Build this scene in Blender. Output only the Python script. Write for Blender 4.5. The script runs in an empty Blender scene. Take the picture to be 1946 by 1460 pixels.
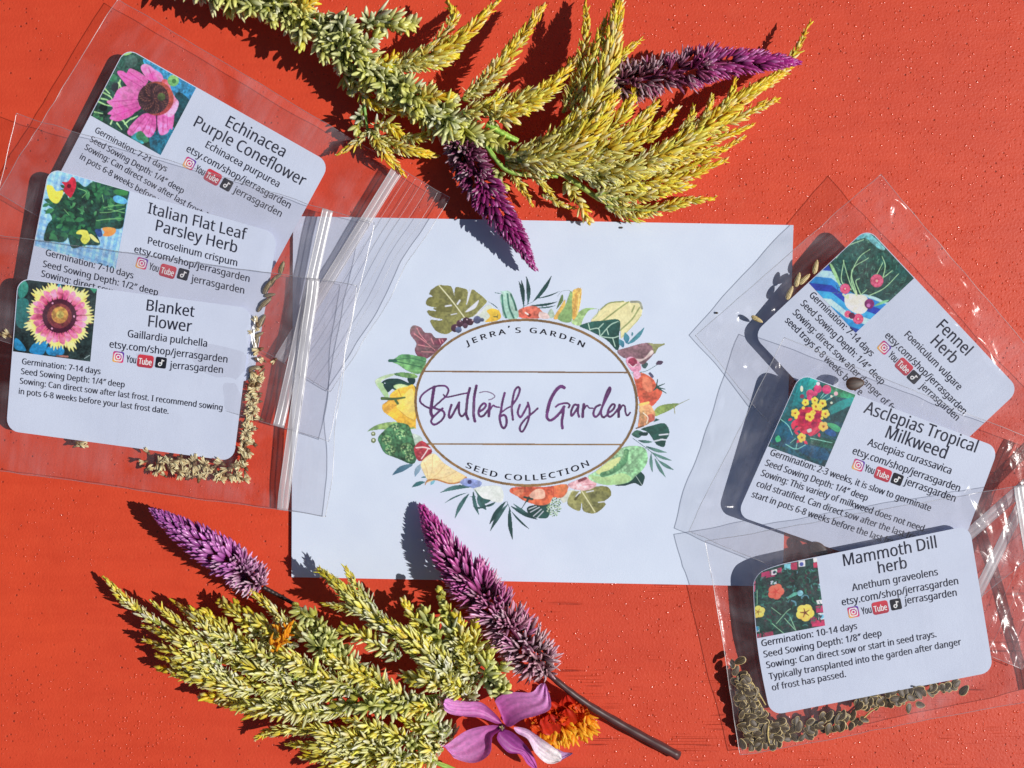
import bpy, math, random
import numpy as np
R = math.radians
S, H = 0.00015, 0.36                       # metres per photo pixel on the board, lens height

# ---------------------------------------------------------------- camera, light, exposure
scn = bpy.context.scene
COL = scn.collection
cam = bpy.data.objects.new('camera', bpy.data.cameras.new('camera'))
COL.objects.link(cam); scn.camera = cam
cam.location = (0, 0, H)
cam.data.sensor_fit = 'HORIZONTAL'; cam.data.sensor_width = 36
cam.data.lens = 18 / (973 * S / H)
cam.data.clip_start, cam.data.clip_end = 0.01, 50
SUN_AZ, SUN_EL = -7, 45                    # degrees; azimuth from +x, anticlockwise
w = bpy.data.worlds.new('World'); scn.world = w; w.use_nodes = True
nt = w.node_tree; nt.nodes.clear()
sky = nt.nodes.new('ShaderNodeTexSky'); sky.sky_type = 'NISHITA'; sky.sun_disc = False
sky.sun_elevation = R(SUN_EL); sky.sun_rotation = R(90 - SUN_AZ)
bg = nt.nodes.new('ShaderNodeBackground'); bg.inputs[1].default_value = 0.05
wo = nt.nodes.new('ShaderNodeOutputWorld')
nt.links.new(sky.outputs[0], bg.inputs[0]); nt.links.new(bg.outputs[0], wo.inputs[0])
sl = bpy.data.lights.new('sun', 'SUN'); sl.energy = 5.0; sl.angle = R(0.5); sl.color = (1, 0.965, 0.92)
so = bpy.data.objects.new('sun', sl); COL.objects.link(so)
so.rotation_euler = (0, R(90 - SUN_EL), R(SUN_AZ))
so.location = (1, -0.1, 1)
vs = scn.view_settings
scn.display_settings.display_device = 'sRGB'
vs.view_transform = 'Standard'; vs.look = 'None'; vs.gamma = 1; vs.exposure = -0.36; vs.use_curve_mapping = False
cy = scn.cycles
cy.max_bounces = 12; cy.transparent_max_bounces = 48; cy.diffuse_bounces = 6; cy.glossy_bounces = 4; cy.transmission_bounces = 8
cy.caustics_reflective = False; cy.caustics_refractive = False
cy.use_denoising = True

# ---------------------------------------------------------------- helpers
ALB = 1.2
def lin(c, k=ALB):
    c = np.asarray(c, float) / 255
    return np.clip(np.where(c <= .04045, c / 12.92, ((c + .055) / 1.055) ** 2.4) * k, 0, .95)

def at(px, py, z):                         # photo pixel + height (m) -> world
    f = (H - z) / H
    return np.array(((px - 973) * S * f, (730 - py) * S * f, z))

def atv(px, py, z):
    px, py, z = np.broadcast_arrays(np.asarray(px, float), np.asarray(py, float), np.asarray(z, float))
    f = (H - z) / H
    return np.stack(((px - 973) * S * f, (730 - py) * S * f, z), -1)

def mesh_obj(name, V, F, mat, parent=None, col=None, smooth=True, origin=None):
    V = np.asarray(V, float)
    if parent is not None: origin = np.array(parent.location)
    elif origin is None:
        origin = np.array(((V[:, 0].min() + V[:, 0].max()) / 2, (V[:, 1].min() + V[:, 1].max()) / 2, V[:, 2].min()))
    me = bpy.data.meshes.new(name)
    V = V - origin
    if isinstance(F, np.ndarray):
        n, k = F.shape
        me.vertices.add(len(V)); me.vertices.foreach_set('co', V.astype(np.float32).ravel())
        me.loops.add(n * k); me.loops.foreach_set('vertex_index', F.astype(np.int32).ravel())
        me.polygons.add(n); me.polygons.foreach_set('loop_start', np.arange(0, n * k, k, dtype=np.int32))
        me.update(calc_edges=True); me.validate()
    else:
        me.from_pydata(V.tolist(), [], F)
    if col is not None:
        a = me.color_attributes.new('Col', 'FLOAT_COLOR', 'POINT')
        c = np.ones((len(V), 4), np.float32); c[:, :np.asarray(col).shape[1]] = col
        a.data.foreach_set('color', c.ravel())
    me.polygons.foreach_set('use_smooth', np.full(len(me.polygons), smooth))
    me.materials.append(mat)
    o = bpy.data.objects.new(name, me); COL.objects.link(o)
    if parent is not None: o.parent = parent
    else: o.location = origin
    return o

def tag(o, label, cat, group=None):
    o['label'] = label; o['category'] = cat
    if group: o['group'] = group
    return o

def thing(name, loc, label, cat, group=None):
    o = bpy.data.objects.new(name, None); o.empty_display_size = .01
    COL.objects.link(o); o.location = [float(x) for x in loc]
    return tag(o, label, cat, group)

class G:                                    # tiny node-graph writer
    def __init__(s, name):
        s.m = bpy.data.materials.new(name); s.m.use_nodes = True
        s.t = s.m.node_tree; s.t.nodes.clear()
        s.out = s.n('OutputMaterial')
    def n(s, kind, ins=None, **kw):
        nd = s.t.nodes.new('ShaderNode' + kind)
        for k, v in kw.items(): setattr(nd, k, v)
        for k, v in (ins or {}).items(): s.set(nd.inputs[k], v)
        return nd
    def set(s, sock, v):
        if hasattr(v, 'is_output') or isinstance(v, bpy.types.NodeSocket): s.t.links.new(v, sock)
        else: sock.default_value = v
    def math(s, op, a, b=0.0, clamp=False):
        nd = s.n('Math', {0: a, 1: b}, operation=op, use_clamp=clamp); return nd.outputs[0]
    def mix(s, f, a, b):
        nd = s.n('MixRGB', {0: f, 1: a, 2: b}); return nd.outputs[0]
    def ramp(s, f, a, b, lo=0.0, hi=1.0):
        nd = s.n('MapRange', {0: f, 1: a, 2: b, 3: lo, 4: hi}); nd.clamp = True; return nd.outputs[0]
    def noise(s, vec, scale, detail=3, rough=.55, dist=0.0):
        return s.n('TexNoise', {'Vector': vec, 'Scale': scale, 'Detail': detail, 'Roughness': rough, 'Distortion': dist}).outputs[0]
    def obj(s, sc=(1, 1, 1), rot=(0, 0, 0)):
        g = s.n('NewGeometry').outputs['Position']
        return s.n('Mapping', {'Vector': g, 'Scale': sc, 'Rotation': rot}).outputs[0]
    def attr(s, name='Col'): return s.n('Attribute', attribute_name=name)
    def finish(s, sh): s.t.links.new(sh, s.out.inputs[0]); return s.m

def c4(c, k=ALB): return (*lin(c, k), 1)

def mat_paper(name='white_paper', base=(204, 214, 232)):
    g = G(name); p = g.obj()
    a = g.noise(p, 60, 3); b = g.noise(p, 2500, 2)
    col = g.mix(g.ramp(a, .3, .7), c4(base), c4(tuple(x - 7 for x in base)))
    fb = g.noise(g.obj((1400, 5200, 1)), 1, 2); col = g.mix(g.math('MULTIPLY', g.ramp(fb, .35, .7), .07), col, c4(tuple(x - 40 for x in base)))
    bs = g.n('BsdfPrincipled', {'Base Color': col, 'Roughness': .55, 'Specular IOR Level': .3})
    g.set(bs.inputs['Normal'], g.n('Bump', {'Strength': .12, 'Distance': .0002, 'Height': g.math('ADD', b, g.math('MULTIPLY', a, .6))}).outputs[0])
    return g.finish(bs.outputs[0])

def mat_print(name):                        # ink printed on paper: colours of the artwork per vertex
    g = G(name); a = g.attr()
    b = g.noise(g.obj(), 3000, 2)
    col = g.n('HueSaturation', {'Color': a.outputs['Color'], 'Value': g.ramp(b, .2, .8, .92, 1.08)}).outputs[0]
    bs = g.n('BsdfPrincipled', {'Base Color': col, 'Roughness': .55, 'Specular IOR Level': .25})
    return g.finish(bs.outputs[0])

def mat_plant(name, rough=.5, trans=.18, sheen=.0):
    g = G(name); a = g.attr()
    b = g.noise(g.obj(), 900, 3)
    col = g.n('HueSaturation', {'Color': a.outputs['Color'], 'Value': g.ramp(b, .25, .75, .9, 1.25)}).outputs[0]
    bs = g.n('BsdfPrincipled', {'Base Color': col, 'Roughness': rough, 'Specular IOR Level': .5})
    tr = g.n('BsdfTranslucent', {'Color': col})
    mx = g.n('MixShader', {0: trans}); g.set(mx.inputs[1], bs.outputs[0]); g.set(mx.inputs[2], tr.outputs[0])
    return g.finish(mx.outputs[0])

def mat_table():
    g = G('orange_red_paint'); p = g.obj()
    n1 = g.noise(p, 9, 4); n2 = g.noise(p, 110, 4); n3 = g.noise(p, 1400, 3)
    col = g.mix(g.ramp(n1, .3, .7), c4((224, 77, 43), 1.0), c4((213, 73, 47), 1.0))
    col = g.mix(g.math('MULTIPLY', g.ramp(n2, .45, .75), .22), col, c4((178, 46, 24), 1.0))
    # dark pits, fine drying cracks along the grain, water-spot droplets
    pv = g.n('TexVoronoi', {'Vector': p, 'Scale': 420}); pit = g.math('MULTIPLY', g.ramp(pv.outputs['Distance'], .05, .16, 1, 0), g.ramp(g.noise(p, 60, 2), .42, .58))
    col = g.mix(g.math('MULTIPLY', pit, .75), col, c4((80, 18, 10), 1.0))
    sxx = g.n('SeparateXYZ', {0: p}); stk = g.noise(g.obj((30, 260, 1), (0, 0, R(-7))), 1, 4, .6)
    col = g.mix(g.math('MULTIPLY', g.ramp(stk, .42, .72), .3), col, c4((196, 56, 30), 1.0)); col = g.mix(g.math('MULTIPLY', g.ramp(g.noise(p, 330, 3), .55, .8), .25), col, c4((228, 92, 56), 1.0))
    wv = g.n('TexVoronoi', {'Vector': p, 'Scale': 75}); wd = wv.outputs['Distance']   # dried water rings
    wr_ = g.math('MULTIPLY', g.math('MULTIPLY', g.ramp(g.math('ABSOLUTE', g.math('SUBTRACT', wd, .2)), .0, .08, 1, 0), g.ramp(g.n('SeparateColor', {0: wv.outputs['Color']}).outputs[1], .75, .97)), g.ramp(sxx.outputs[0], .02, .1, 0, .2))
    col = g.mix(wr_, col, c4((226, 120, 92), 1.0))
    ln = g.noise(g.obj((14, 900, 1), (0, 0, R(-7))), 1, 1, .5, .3)
    lm = g.noise(g.obj((40, 130, 1), (0, 0, R(-7))), 1, 2)
    sx = g.n('SeparateXYZ', {0: p}); low = g.math('MULTIPLY', g.ramp(sx.outputs[1], -.03, -.075), g.ramp(sx.outputs[0], -.02, .02))
    crack = g.math('MULTIPLY', g.math('MULTIPLY', g.ramp(g.math('ABSOLUTE', g.math('SUBTRACT', ln, .5)), .0, .035, 1, 0), g.ramp(lm, .56, .64)), low)
    col = g.mix(g.math('MULTIPLY', crack, .7), col, c4((110, 26, 14), 1.0))
    dv = g.n('TexVoronoi', {'Vector': p, 'Scale': 950, 'Randomness': 1.0})
    rad = g.ramp(g.n('SeparateColor', {0: dv.outputs['Color']}).outputs[0], .15, 1, 0.0, .4)
    dens = g.ramp(g.math('ADD', g.noise(p, 26, 3), g.ramp(sx.outputs[0], -.03, .09, -.04, .34)), .4, .56)
    q = g.math('SUBTRACT', 1.0, g.math('DIVIDE', dv.outputs['Distance'], g.math('ADD', g.math('MULTIPLY', rad, dens), .0001)), True)
    dome = g.math('POWER', q, .5)
    hgt = g.math('ADD', g.math('MULTIPLY', dome, 1.0), g.math('ADD', g.math('MULTIPLY', n3, .5), g.math('ADD', g.math('MULTIPLY', n2, .35), g.math('MULTIPLY', stk, .5))))
    hgt = g.math('SUBTRACT', hgt, g.math('ADD', g.math('MULTIPLY', pit, .8), g.math('MULTIPLY', crack, .6)))
    bs = g.n('BsdfPrincipled', {'Base Color': col, 'Roughness': .42, 'Specular IOR Level': .4})
    g.set(bs.inputs['Roughness'], g.ramp(dome, 0, .3, .5, .2))
    g.set(bs.inputs['Normal'], g.n('Bump', {'Strength': .5, 'Distance': .0004, 'Height': hgt}).outputs[0])
    return g.finish(bs.outputs[0])

def mat_film(name='clear_film', haze=.05, streak=0.0, rot=0.0):
    g = G(name); p = g.obj((1, 1, 1), (0, 0, rot))
    st = g.noise(g.n('Mapping', {'Vector': p, 'Scale': (900, 40, 40)}).outputs[0], 1, 3)
    cr = g.noise(p, 150, 4, .55, .8); lo = g.noise(p, 38, 3, .6, 1.2)
    hb = g.math('ADD', g.math('MULTIPLY', cr, 1.0), g.math('MULTIPLY', st, .12 + streak * .3))
    bump = g.n('Bump', {'Strength': .4, 'Distance': .0007, 'Height': hb}).outputs[0]
    tr = g.n('BsdfTransparent', {'Color': (.997, .991, .995, 1)})
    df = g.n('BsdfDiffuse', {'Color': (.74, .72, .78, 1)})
    gl = g.n('BsdfGlossy', {'Color': (1, 1, 1, 1), 'Roughness': .2, 'Normal': bump})
    hz = g.math('MULTIPLY', g.math('MULTIPLY', g.ramp(st, .3, .75, .6, 1.5), g.ramp(lo, .42, .72, .35, 3.6)), haze)  # milky film haze; its broad whiter patches are painted glare
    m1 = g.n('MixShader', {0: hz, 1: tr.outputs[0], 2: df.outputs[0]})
    fr = g.math('MINIMUM', g.math('MULTIPLY', g.n('Fresnel', {'IOR': 1.45}).outputs[0], .5), .09)
    m2 = g.n('MixShader', {0: fr, 1: m1.outputs[0], 2: gl.outputs[0]})
    return g.finish(m2.outputs[0])

def mat_bead(name='film_edge', shine=.26, d=.3, tc=.75):
    g = G(name)
    tr = g.n('BsdfTransparent', {'Color': (tc, tc, tc, 1)})
    df = g.n('BsdfDiffuse', {'Color': (.8, .79, .82, 1)})
    gl = g.n('BsdfGlossy', {'Color': (1, 1, 1, 1), 'Roughness': .35})
    m1 = g.n('MixShader', {0: d, 1: tr.outputs[0], 2: df.outputs[0]})
    m2 = g.n('MixShader', {0: shine, 1: m1.outputs[0], 2: gl.outputs[0]})
    return g.finish(m2.outputs[0])

PAPER = mat_paper(); CARD = mat_paper('white_card', (203, 212, 231)); PRINT = mat_print('printed_ink')

def spline(pts, n, closed=False):           # Catmull-Rom through pts, n samples
    P = np.asarray(pts, float)
    if len(P) == 2 and not closed:
        t = np.linspace(0, 1, n)[:, None]; return P[0] * (1 - t) + P[1] * t
    if closed: Q = np.vstack((P[-1], P, P[0], P[1])); m = len(P)
    else: Q = np.vstack((2 * P[0] - P[1], P, 2 * P[-1] - P[-2])); m = len(P) - 1
    u = np.linspace(0, m, n, endpoint=not closed); i = np.minimum(u.astype(int), m - 1); f = (u - i)[:, None]
    a, b, c, d = Q[i], Q[i + 1], Q[i + 2], Q[i + 3]
    return .5 * (2 * b + (c - a) * f + (2 * a - 5 * b + 4 * c - d) * f ** 2 + (3 * b - 3 * c + d - a) * f ** 3)

def tube(P, r, sides=8, caps=True):         # tube along points P with radii r -> V, F(list)
    P = np.asarray(P, float); r = np.broadcast_to(r, (len(P),))
    T = np.gradient(P, axis=0); T /= np.linalg.norm(T, axis=1)[:, None] + 1e-12
    up = np.array((0, 0, 1.0)); A = np.cross(T, up)
    bad = np.linalg.norm(A, axis=1) < 1e-3; A[bad] = (1, 0, 0)
    A /= np.linalg.norm(A, axis=1)[:, None]; B = np.cross(A, T)
    th = np.linspace(0, 2 * np.pi, sides, endpoint=False)
    V = P[:, None] + r[:, None, None] * (np.cos(th)[None, :, None] * A[:, None] + np.sin(th)[None, :, None] * B[:, None])
    V = V.reshape(-1, 3); F = []
    for i in range(len(P) - 1):
        for j in range(sides):
            k = (j + 1) % sides
            F.append((i * sides + j, i * sides + k, (i + 1) * sides + k, (i + 1) * sides + j))
    if caps: F += [tuple(range(sides))[::-1], tuple(range((len(P) - 1) * sides, len(P) * sides))]
    return V, F

class Acc:                                  # collects pieces of one mesh
    def __init__(s): s.V, s.F, s.C, s.n = [], [], [], 0
    def add(s, V, F, C):
        V = np.asarray(V); s.V.append(V)
        s.F += [tuple(int(i) + s.n for i in f) for f in F]
        s.C.append(np.broadcast_to(np.asarray(C, float), (len(V), 3))); s.n += len(V)
    def build(s, name, mat, parent=None, smooth=True):
        return mesh_obj(name, np.vstack(s.V), s.F, mat, parent, np.vstack(s.C), smooth)

# ---------------------------------------------------------------- lettering (outlines of a humanist sans, 1/1000 em)
OUTLINES = {                                # character code: (advance, closed outlines as x, y pairs)
    32: (175, []),
    44: (180, [[28, -87, 47, -3, 61, 78, 124, 78, 129, 71, 104, -8, 71, -87]]),
    45: (216, [[27, 154, 27, 206, 189, 206, 189, 154]]),
    46: (180, [[89, -9, 60, 1, 51, 15, 48, 36, 51, 57, 60, 71, 89, 81, 119, 71, 129, 57, 132, 36, 129, 15, 119, 1]]),
    47: (250, [[7, 0, 185, 480, 243, 480, 64, 0]]),
    48: (384, [[191, -7, 121, 10, 72, 59, 43, 137, 33, 240, 37, 313, 49, 373, 69, 422, 99, 458, 140, 480, 191, 487, 262, 471, 312, 422, 341, 344, 351, 240, 347, 169, 335, 108, 314, 59, 284, 23, 243, 1], [191, 44, 237, 56, 268, 92, 286, 154, 291, 240, 286, 326, 268, 388, 237, 424, 191, 437, 145, 424, 115, 388, 98, 326, 92, 240, 98, 154, 115, 93, 145, 56]]),
    49: (384, [[181, 0, 181, 335, 181, 381, 183, 418, 164, 400, 142, 381, 91, 339, 60, 379, 189, 480, 238, 480, 238, 0]]),
    50: (384, [[32, 0, 32, 49, 158, 176, 219, 240, 257, 296, 266, 324, 269, 355, 263, 390, 246, 415, 219, 431, 185, 436, 152, 433, 123, 424, 69, 390, 38, 430, 102, 470, 141, 482, 185, 486, 245, 478, 291, 452, 320, 412, 330, 359, 326, 322, 314, 288, 271, 224, 207, 155, 107, 56, 107, 54, 349, 54, 349, 0]]),
    51: (384, [[162, -7, 92, -1, 30, 19, 30, 75, 95, 51, 163, 43, 218, 49, 256, 68, 277, 98, 284, 138, 275, 176, 249, 202, 206, 217, 150, 222, 103, 222, 103, 273, 150, 273, 202, 279, 240, 298, 263, 326, 271, 363, 265, 394, 247, 417, 219, 432, 183, 437, 147, 434, 117, 425, 62, 396, 33, 437, 96, 471, 137, 483, 183, 486, 248, 478, 294, 453, 322, 415, 331, 367, 324, 324, 304, 290, 273, 267, 232, 253, 232, 250, 282, 237, 318, 214, 339, 179, 346, 136, 341, 97, 326, 62, 302, 33, 266, 11, 220, -2]]),
    52: (384, [[244, 0, 244, 109, 14, 109, 14, 159, 240, 482, 301, 482, 301, 162, 371, 162, 371, 109, 301, 109, 301, 0], [72, 162, 244, 162, 244, 313, 245, 372, 247, 419, 244, 419, 231, 392, 216, 367]]),
    54: (384, [[200, -7, 157, -1, 118, 16, 84, 45, 59, 86, 42, 139, 37, 205, 46, 307, 59, 354, 79, 397, 108, 434, 146, 462, 195, 480, 257, 486, 288, 485, 316, 480, 316, 430, 288, 436, 258, 438, 215, 434, 181, 422, 153, 404, 132, 380, 117, 351, 106, 318, 96, 244, 100, 244, 119, 266, 143, 284, 174, 296, 214, 300, 270, 291, 314, 262, 343, 216, 353, 154, 342, 87, 311, 36, 263, 4], [199, 43, 238, 50, 268, 70, 288, 105, 294, 154, 288, 195, 271, 227, 242, 247, 201, 254, 172, 251, 146, 241, 126, 226, 110, 208, 100, 187, 97, 166, 108, 108, 122, 82, 142, 61, 168, 48]]),
    55: (384, [[91, 0, 288, 426, 30, 426, 30, 480, 351, 480, 351, 434, 156, 0]]),
    56: (384, [[193, -7, 125, 2, 75, 27, 43, 68, 33, 122, 36, 153, 47, 179, 83, 221, 132, 251, 100, 273, 73, 299, 54, 332, 48, 372, 53, 406, 67, 434, 89, 456, 118, 473, 153, 483, 191, 486, 249, 479, 295, 457, 325, 421, 335, 371, 332, 344, 323, 321, 289, 283, 244, 254, 298, 222, 336, 181, 347, 155, 351, 124, 340, 70, 308, 29, 258, 2], [194, 277, 253, 312, 271, 337, 277, 369, 271, 399, 253, 421, 226, 434, 191, 439, 157, 434, 130, 421, 112, 399, 106, 369, 109, 347, 118, 328, 150, 299], [192, 40, 235, 46, 267, 63, 286, 90, 293, 124, 286, 156, 265, 182, 233, 203, 192, 222, 181, 226, 142, 206, 114, 183, 96, 155, 91, 122, 97, 90, 116, 63, 147, 46]]),
    58: (180, [[89, 278, 60, 289, 51, 303, 48, 324, 51, 345, 60, 359, 89, 369, 119, 359, 129, 345, 132, 324, 129, 303, 119, 289], [89, -9, 60, 1, 51, 15, 48, 36, 51, 57, 60, 71, 89, 81, 119, 71, 129, 57, 132, 36, 129, 15, 119, 1]]),
    65: (429, [[0, 0, 187, 482, 242, 482, 428, 0, 366, 0, 308, 148, 118, 148, 61, 0], [138, 202, 290, 202, 236, 347, 230, 367, 221, 396, 214, 419, 203, 378, 193, 347]]),
    66: (437, [[65, 0, 65, 480, 202, 480, 281, 473, 338, 453, 373, 417, 384, 361, 378, 322, 361, 290, 332, 268, 293, 255, 293, 251, 348, 234, 369, 218, 386, 197, 397, 170, 400, 136, 389, 79, 356, 36, 303, 9, 234, 0], [126, 275, 214, 275, 266, 280, 299, 295, 316, 320, 322, 354, 315, 388, 294, 411, 258, 424, 205, 428, 126, 428], [126, 51, 222, 51, 276, 57, 311, 76, 330, 105, 336, 141, 329, 175, 310, 202, 274, 219, 218, 225, 126, 225]]),
    67: (424, [[261, -7, 194, 1, 139, 24, 96, 60, 65, 109, 47, 170, 41, 240, 48, 309, 67, 368, 100, 418, 146, 455, 203, 478, 271, 486, 342, 479, 404, 458, 379, 407, 330, 425, 271, 433, 202, 420, 149, 381, 116, 320, 105, 240, 115, 160, 146, 98, 198, 59, 270, 46, 330, 52, 385, 65, 385, 13, 329, -2]]),
    68: (490, [[65, 0, 65, 480, 213, 480, 281, 473, 338, 453, 385, 419, 420, 374, 442, 315, 449, 244, 433, 138, 383, 61, 304, 15, 199, 0], [126, 52, 191, 52, 299, 73, 364, 136, 385, 242, 374, 326, 338, 383, 281, 417, 204, 428, 126, 428]]),
    69: (373, [[65, 0, 65, 480, 333, 480, 333, 426, 126, 426, 126, 277, 321, 277, 321, 224, 126, 224, 126, 53, 333, 53, 333, 0]]),
    70: (349, [[65, 0, 65, 480, 333, 480, 333, 426, 126, 426, 126, 257, 320, 257, 320, 203, 126, 203, 126, 0]]),
    71: (489, [[271, -7, 202, 1, 145, 23, 100, 59, 67, 108, 48, 169, 41, 240, 48, 310, 71, 370, 107, 419, 155, 456, 217, 479, 289, 486, 366, 479, 433, 458, 410, 406, 352, 425, 286, 433, 210, 420, 152, 381, 116, 320, 104, 240, 109, 186, 123, 139, 146, 100, 181, 70, 226, 52, 285, 46, 338, 49, 379, 57, 379, 199, 273, 199, 273, 253, 439, 253, 439, 18, 361, -1]]),
    72: (498, [[65, 0, 65, 480, 126, 480, 126, 277, 371, 277, 371, 480, 432, 480, 432, 0, 371, 0, 371, 224, 126, 224, 126, 0]]),
    73: (228, [[27, 0, 27, 35, 83, 48, 83, 431, 27, 445, 27, 480, 200, 480, 200, 445, 144, 431, 144, 48, 200, 35, 200, 0]]),
    74: (183, [[-3, -128, -31, -125, -52, -119, -52, -68, -30, -73, -4, -75, 28, -68, 52, -44, 62, 3, 62, 480, 122, 480, 122, 7, 114, -53, 88, -95, 48, -119]]),
    76: (352, [[65, 0, 65, 480, 126, 480, 126, 54, 335, 54, 335, 0]]),
    77: (609, [[65, 0, 65, 480, 154, 480, 302, 87, 305, 87, 455, 480, 544, 480, 544, 0, 484, 0, 484, 295, 486, 364, 489, 420, 486, 420, 326, 0, 277, 0, 119, 420, 116, 420, 120, 364, 121, 291, 121, 0]]),
    78: (510, [[65, 0, 65, 480, 135, 480, 391, 83, 394, 83, 392, 115, 390, 162, 389, 209, 389, 480, 445, 480, 445, 0, 375, 0, 118, 398, 116, 398, 119, 340, 121, 268, 121, 0]]),
    79: (525, [[263, -7, 194, 1, 139, 24, 96, 61, 65, 111, 47, 171, 41, 241, 47, 310, 65, 370, 96, 419, 139, 456, 195, 479, 263, 487, 329, 479, 384, 456, 427, 420, 458, 370, 477, 310, 484, 240, 477, 171, 458, 110, 427, 61, 384, 24, 329, 1], [263, 46, 333, 59, 382, 98, 410, 159, 420, 240, 410, 321, 382, 382, 334, 421, 263, 434, 193, 421, 143, 382, 114, 321, 105, 240, 114, 159, 143, 98, 192, 59]]),
    80: (406, [[65, 0, 65, 480, 192, 480, 273, 470, 329, 443, 361, 398, 372, 338, 368, 300, 354, 264, 330, 233, 294, 208, 245, 192, 181, 187, 126, 187, 126, 0], [126, 238, 174, 238, 234, 244, 276, 261, 301, 290, 310, 336, 302, 376, 280, 405, 242, 422, 187, 428, 126, 428]]),
    82: (418, [[65, 0, 65, 480, 197, 480, 275, 471, 329, 446, 361, 403, 372, 343, 369, 308, 358, 279, 342, 256, 322, 239, 276, 215, 408, 0, 337, 0, 221, 198, 126, 198, 126, 0], [126, 249, 197, 249, 248, 255, 283, 272, 303, 301, 310, 340, 303, 381, 281, 407, 245, 422, 194, 427, 126, 427]]),
    83: (369, [[166, -7, 91, -1, 34, 16, 34, 74, 94, 54, 169, 46, 216, 51, 249, 66, 270, 91, 277, 123, 267, 163, 232, 192, 164, 222, 110, 246, 72, 276, 48, 314, 40, 364, 45, 400, 60, 429, 83, 454, 114, 471, 151, 483, 193, 486, 266, 479, 326, 459, 307, 408, 253, 426, 192, 433, 153, 428, 124, 414, 107, 392, 101, 363, 111, 323, 144, 294, 206, 267, 278, 233, 303, 214, 322, 191, 333, 163, 337, 128, 326, 72, 291, 29, 236, 2]]),
    84: (373, [[156, 0, 156, 426, 7, 426, 7, 480, 366, 480, 366, 426, 217, 426, 217, 0]]),
    89: (380, [[160, 0, 160, 183, 0, 480, 66, 480, 190, 244, 315, 480, 380, 480, 220, 186, 220, 0]]),
    97: (377, [[144, -7, 100, 0, 63, 19, 39, 52, 31, 100, 41, 148, 73, 183, 127, 206, 203, 215, 265, 217, 265, 238, 260, 277, 245, 301, 222, 314, 190, 318, 136, 310, 89, 291, 71, 335, 126, 357, 193, 366, 251, 359, 291, 337, 314, 300, 322, 245, 322, 0, 279, 0, 268, 51, 265, 51, 241, 25, 216, 7, 185, -3], [158, 41, 200, 47, 234, 66, 256, 98, 264, 144, 264, 176, 211, 174, 154, 167, 118, 152, 98, 130, 92, 99, 97, 73, 110, 55, 132, 44]]),
    98: (413, [[228, -7, 189, -3, 158, 9, 134, 26, 116, 46, 111, 46, 99, 0, 57, 0, 57, 510, 116, 510, 116, 386, 115, 344, 113, 312, 116, 312, 134, 333, 158, 351, 189, 362, 228, 366, 288, 354, 335, 319, 366, 261, 376, 180, 366, 99, 335, 40, 288, 5], [219, 42, 261, 51, 291, 78, 309, 121, 315, 181, 304, 256, 272, 302, 218, 317, 169, 309, 138, 284, 122, 242, 116, 182, 116, 179, 122, 121, 138, 78, 169, 51]]),
    99: (322, [[201, -7, 156, -2, 117, 13, 83, 38, 58, 73, 42, 120, 37, 178, 42, 238, 59, 286, 85, 322, 119, 347, 160, 362, 206, 367, 259, 361, 300, 347, 282, 298, 244, 310, 204, 315, 145, 300, 110, 254, 98, 179, 105, 121, 124, 79, 156, 53, 201, 44, 253, 50, 294, 65, 294, 13, 254, -2]]),
    100: (413, [[185, -7, 124, 5, 77, 40, 47, 98, 37, 179, 47, 261, 78, 319, 125, 355, 185, 367, 223, 363, 254, 351, 297, 314, 301, 314, 299, 339, 297, 367, 297, 510, 356, 510, 356, 0, 308, 0, 300, 48, 297, 48, 278, 27, 254, 9, 223, -3], [194, 42, 243, 50, 274, 74, 292, 113, 298, 168, 298, 179, 292, 238, 275, 282, 244, 309, 193, 318, 152, 308, 122, 280, 104, 235, 98, 178, 104, 121, 122, 78, 152, 51]]),
    101: (379, [[210, -7, 162, -2, 120, 14, 85, 40, 59, 76, 42, 122, 37, 177, 42, 232, 57, 279, 81, 316, 112, 344, 151, 361, 196, 367, 239, 362, 276, 347, 305, 322, 327, 290, 340, 250, 345, 204, 345, 169, 98, 169, 107, 115, 129, 76, 165, 52, 213, 44, 274, 50, 328, 69, 328, 17, 274, -1], [99, 216, 283, 216, 277, 257, 262, 290, 234, 311, 195, 318, 158, 312, 129, 291, 109, 259]]),
    102: (231, [[73, 0, 73, 314, 10, 314, 10, 342, 73, 362, 73, 383, 81, 443, 104, 483, 141, 506, 190, 514, 229, 510, 260, 502, 244, 455, 220, 462, 191, 465, 165, 460, 147, 446, 136, 420, 132, 383, 132, 360, 223, 360, 223, 314, 132, 314, 132, 0]]),
    103: (413, [[195, -161, 123, -155, 65, -138, 65, -84, 125, -105, 198, -112, 240, -105, 271, -85, 291, -53, 298, -11, 298, 3, 298, 27, 300, 48, 297, 48, 251, 7, 185, -7, 123, 6, 76, 42, 47, 101, 37, 179, 47, 256, 76, 316, 123, 354, 185, 367, 219, 363, 249, 353, 275, 336, 298, 312, 301, 312, 309, 360, 356, 360, 356, -6, 346, -74, 317, -122, 267, -151], [194, 42, 241, 49, 273, 71, 292, 109, 298, 165, 298, 179, 292, 243, 273, 285, 240, 309, 193, 317, 153, 308, 123, 281, 104, 237, 98, 179, 104, 120, 123, 77, 153, 50]]),
    104: (415, [[57, 0, 57, 510, 116, 510, 116, 361, 113, 310, 117, 310, 137, 334, 164, 352, 195, 362, 229, 366, 287, 358, 328, 335, 352, 294, 361, 234, 361, 0, 302, 0, 302, 230, 282, 295, 222, 317, 171, 309, 139, 283, 122, 242, 116, 186, 116, 0]]),
    105: (173, [[87, 420, 62, 429, 55, 441, 52, 457, 55, 474, 62, 486, 87, 495, 111, 486, 119, 474, 122, 457, 119, 441, 111, 429], [57, 0, 57, 360, 116, 360, 116, 0]]),
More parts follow.
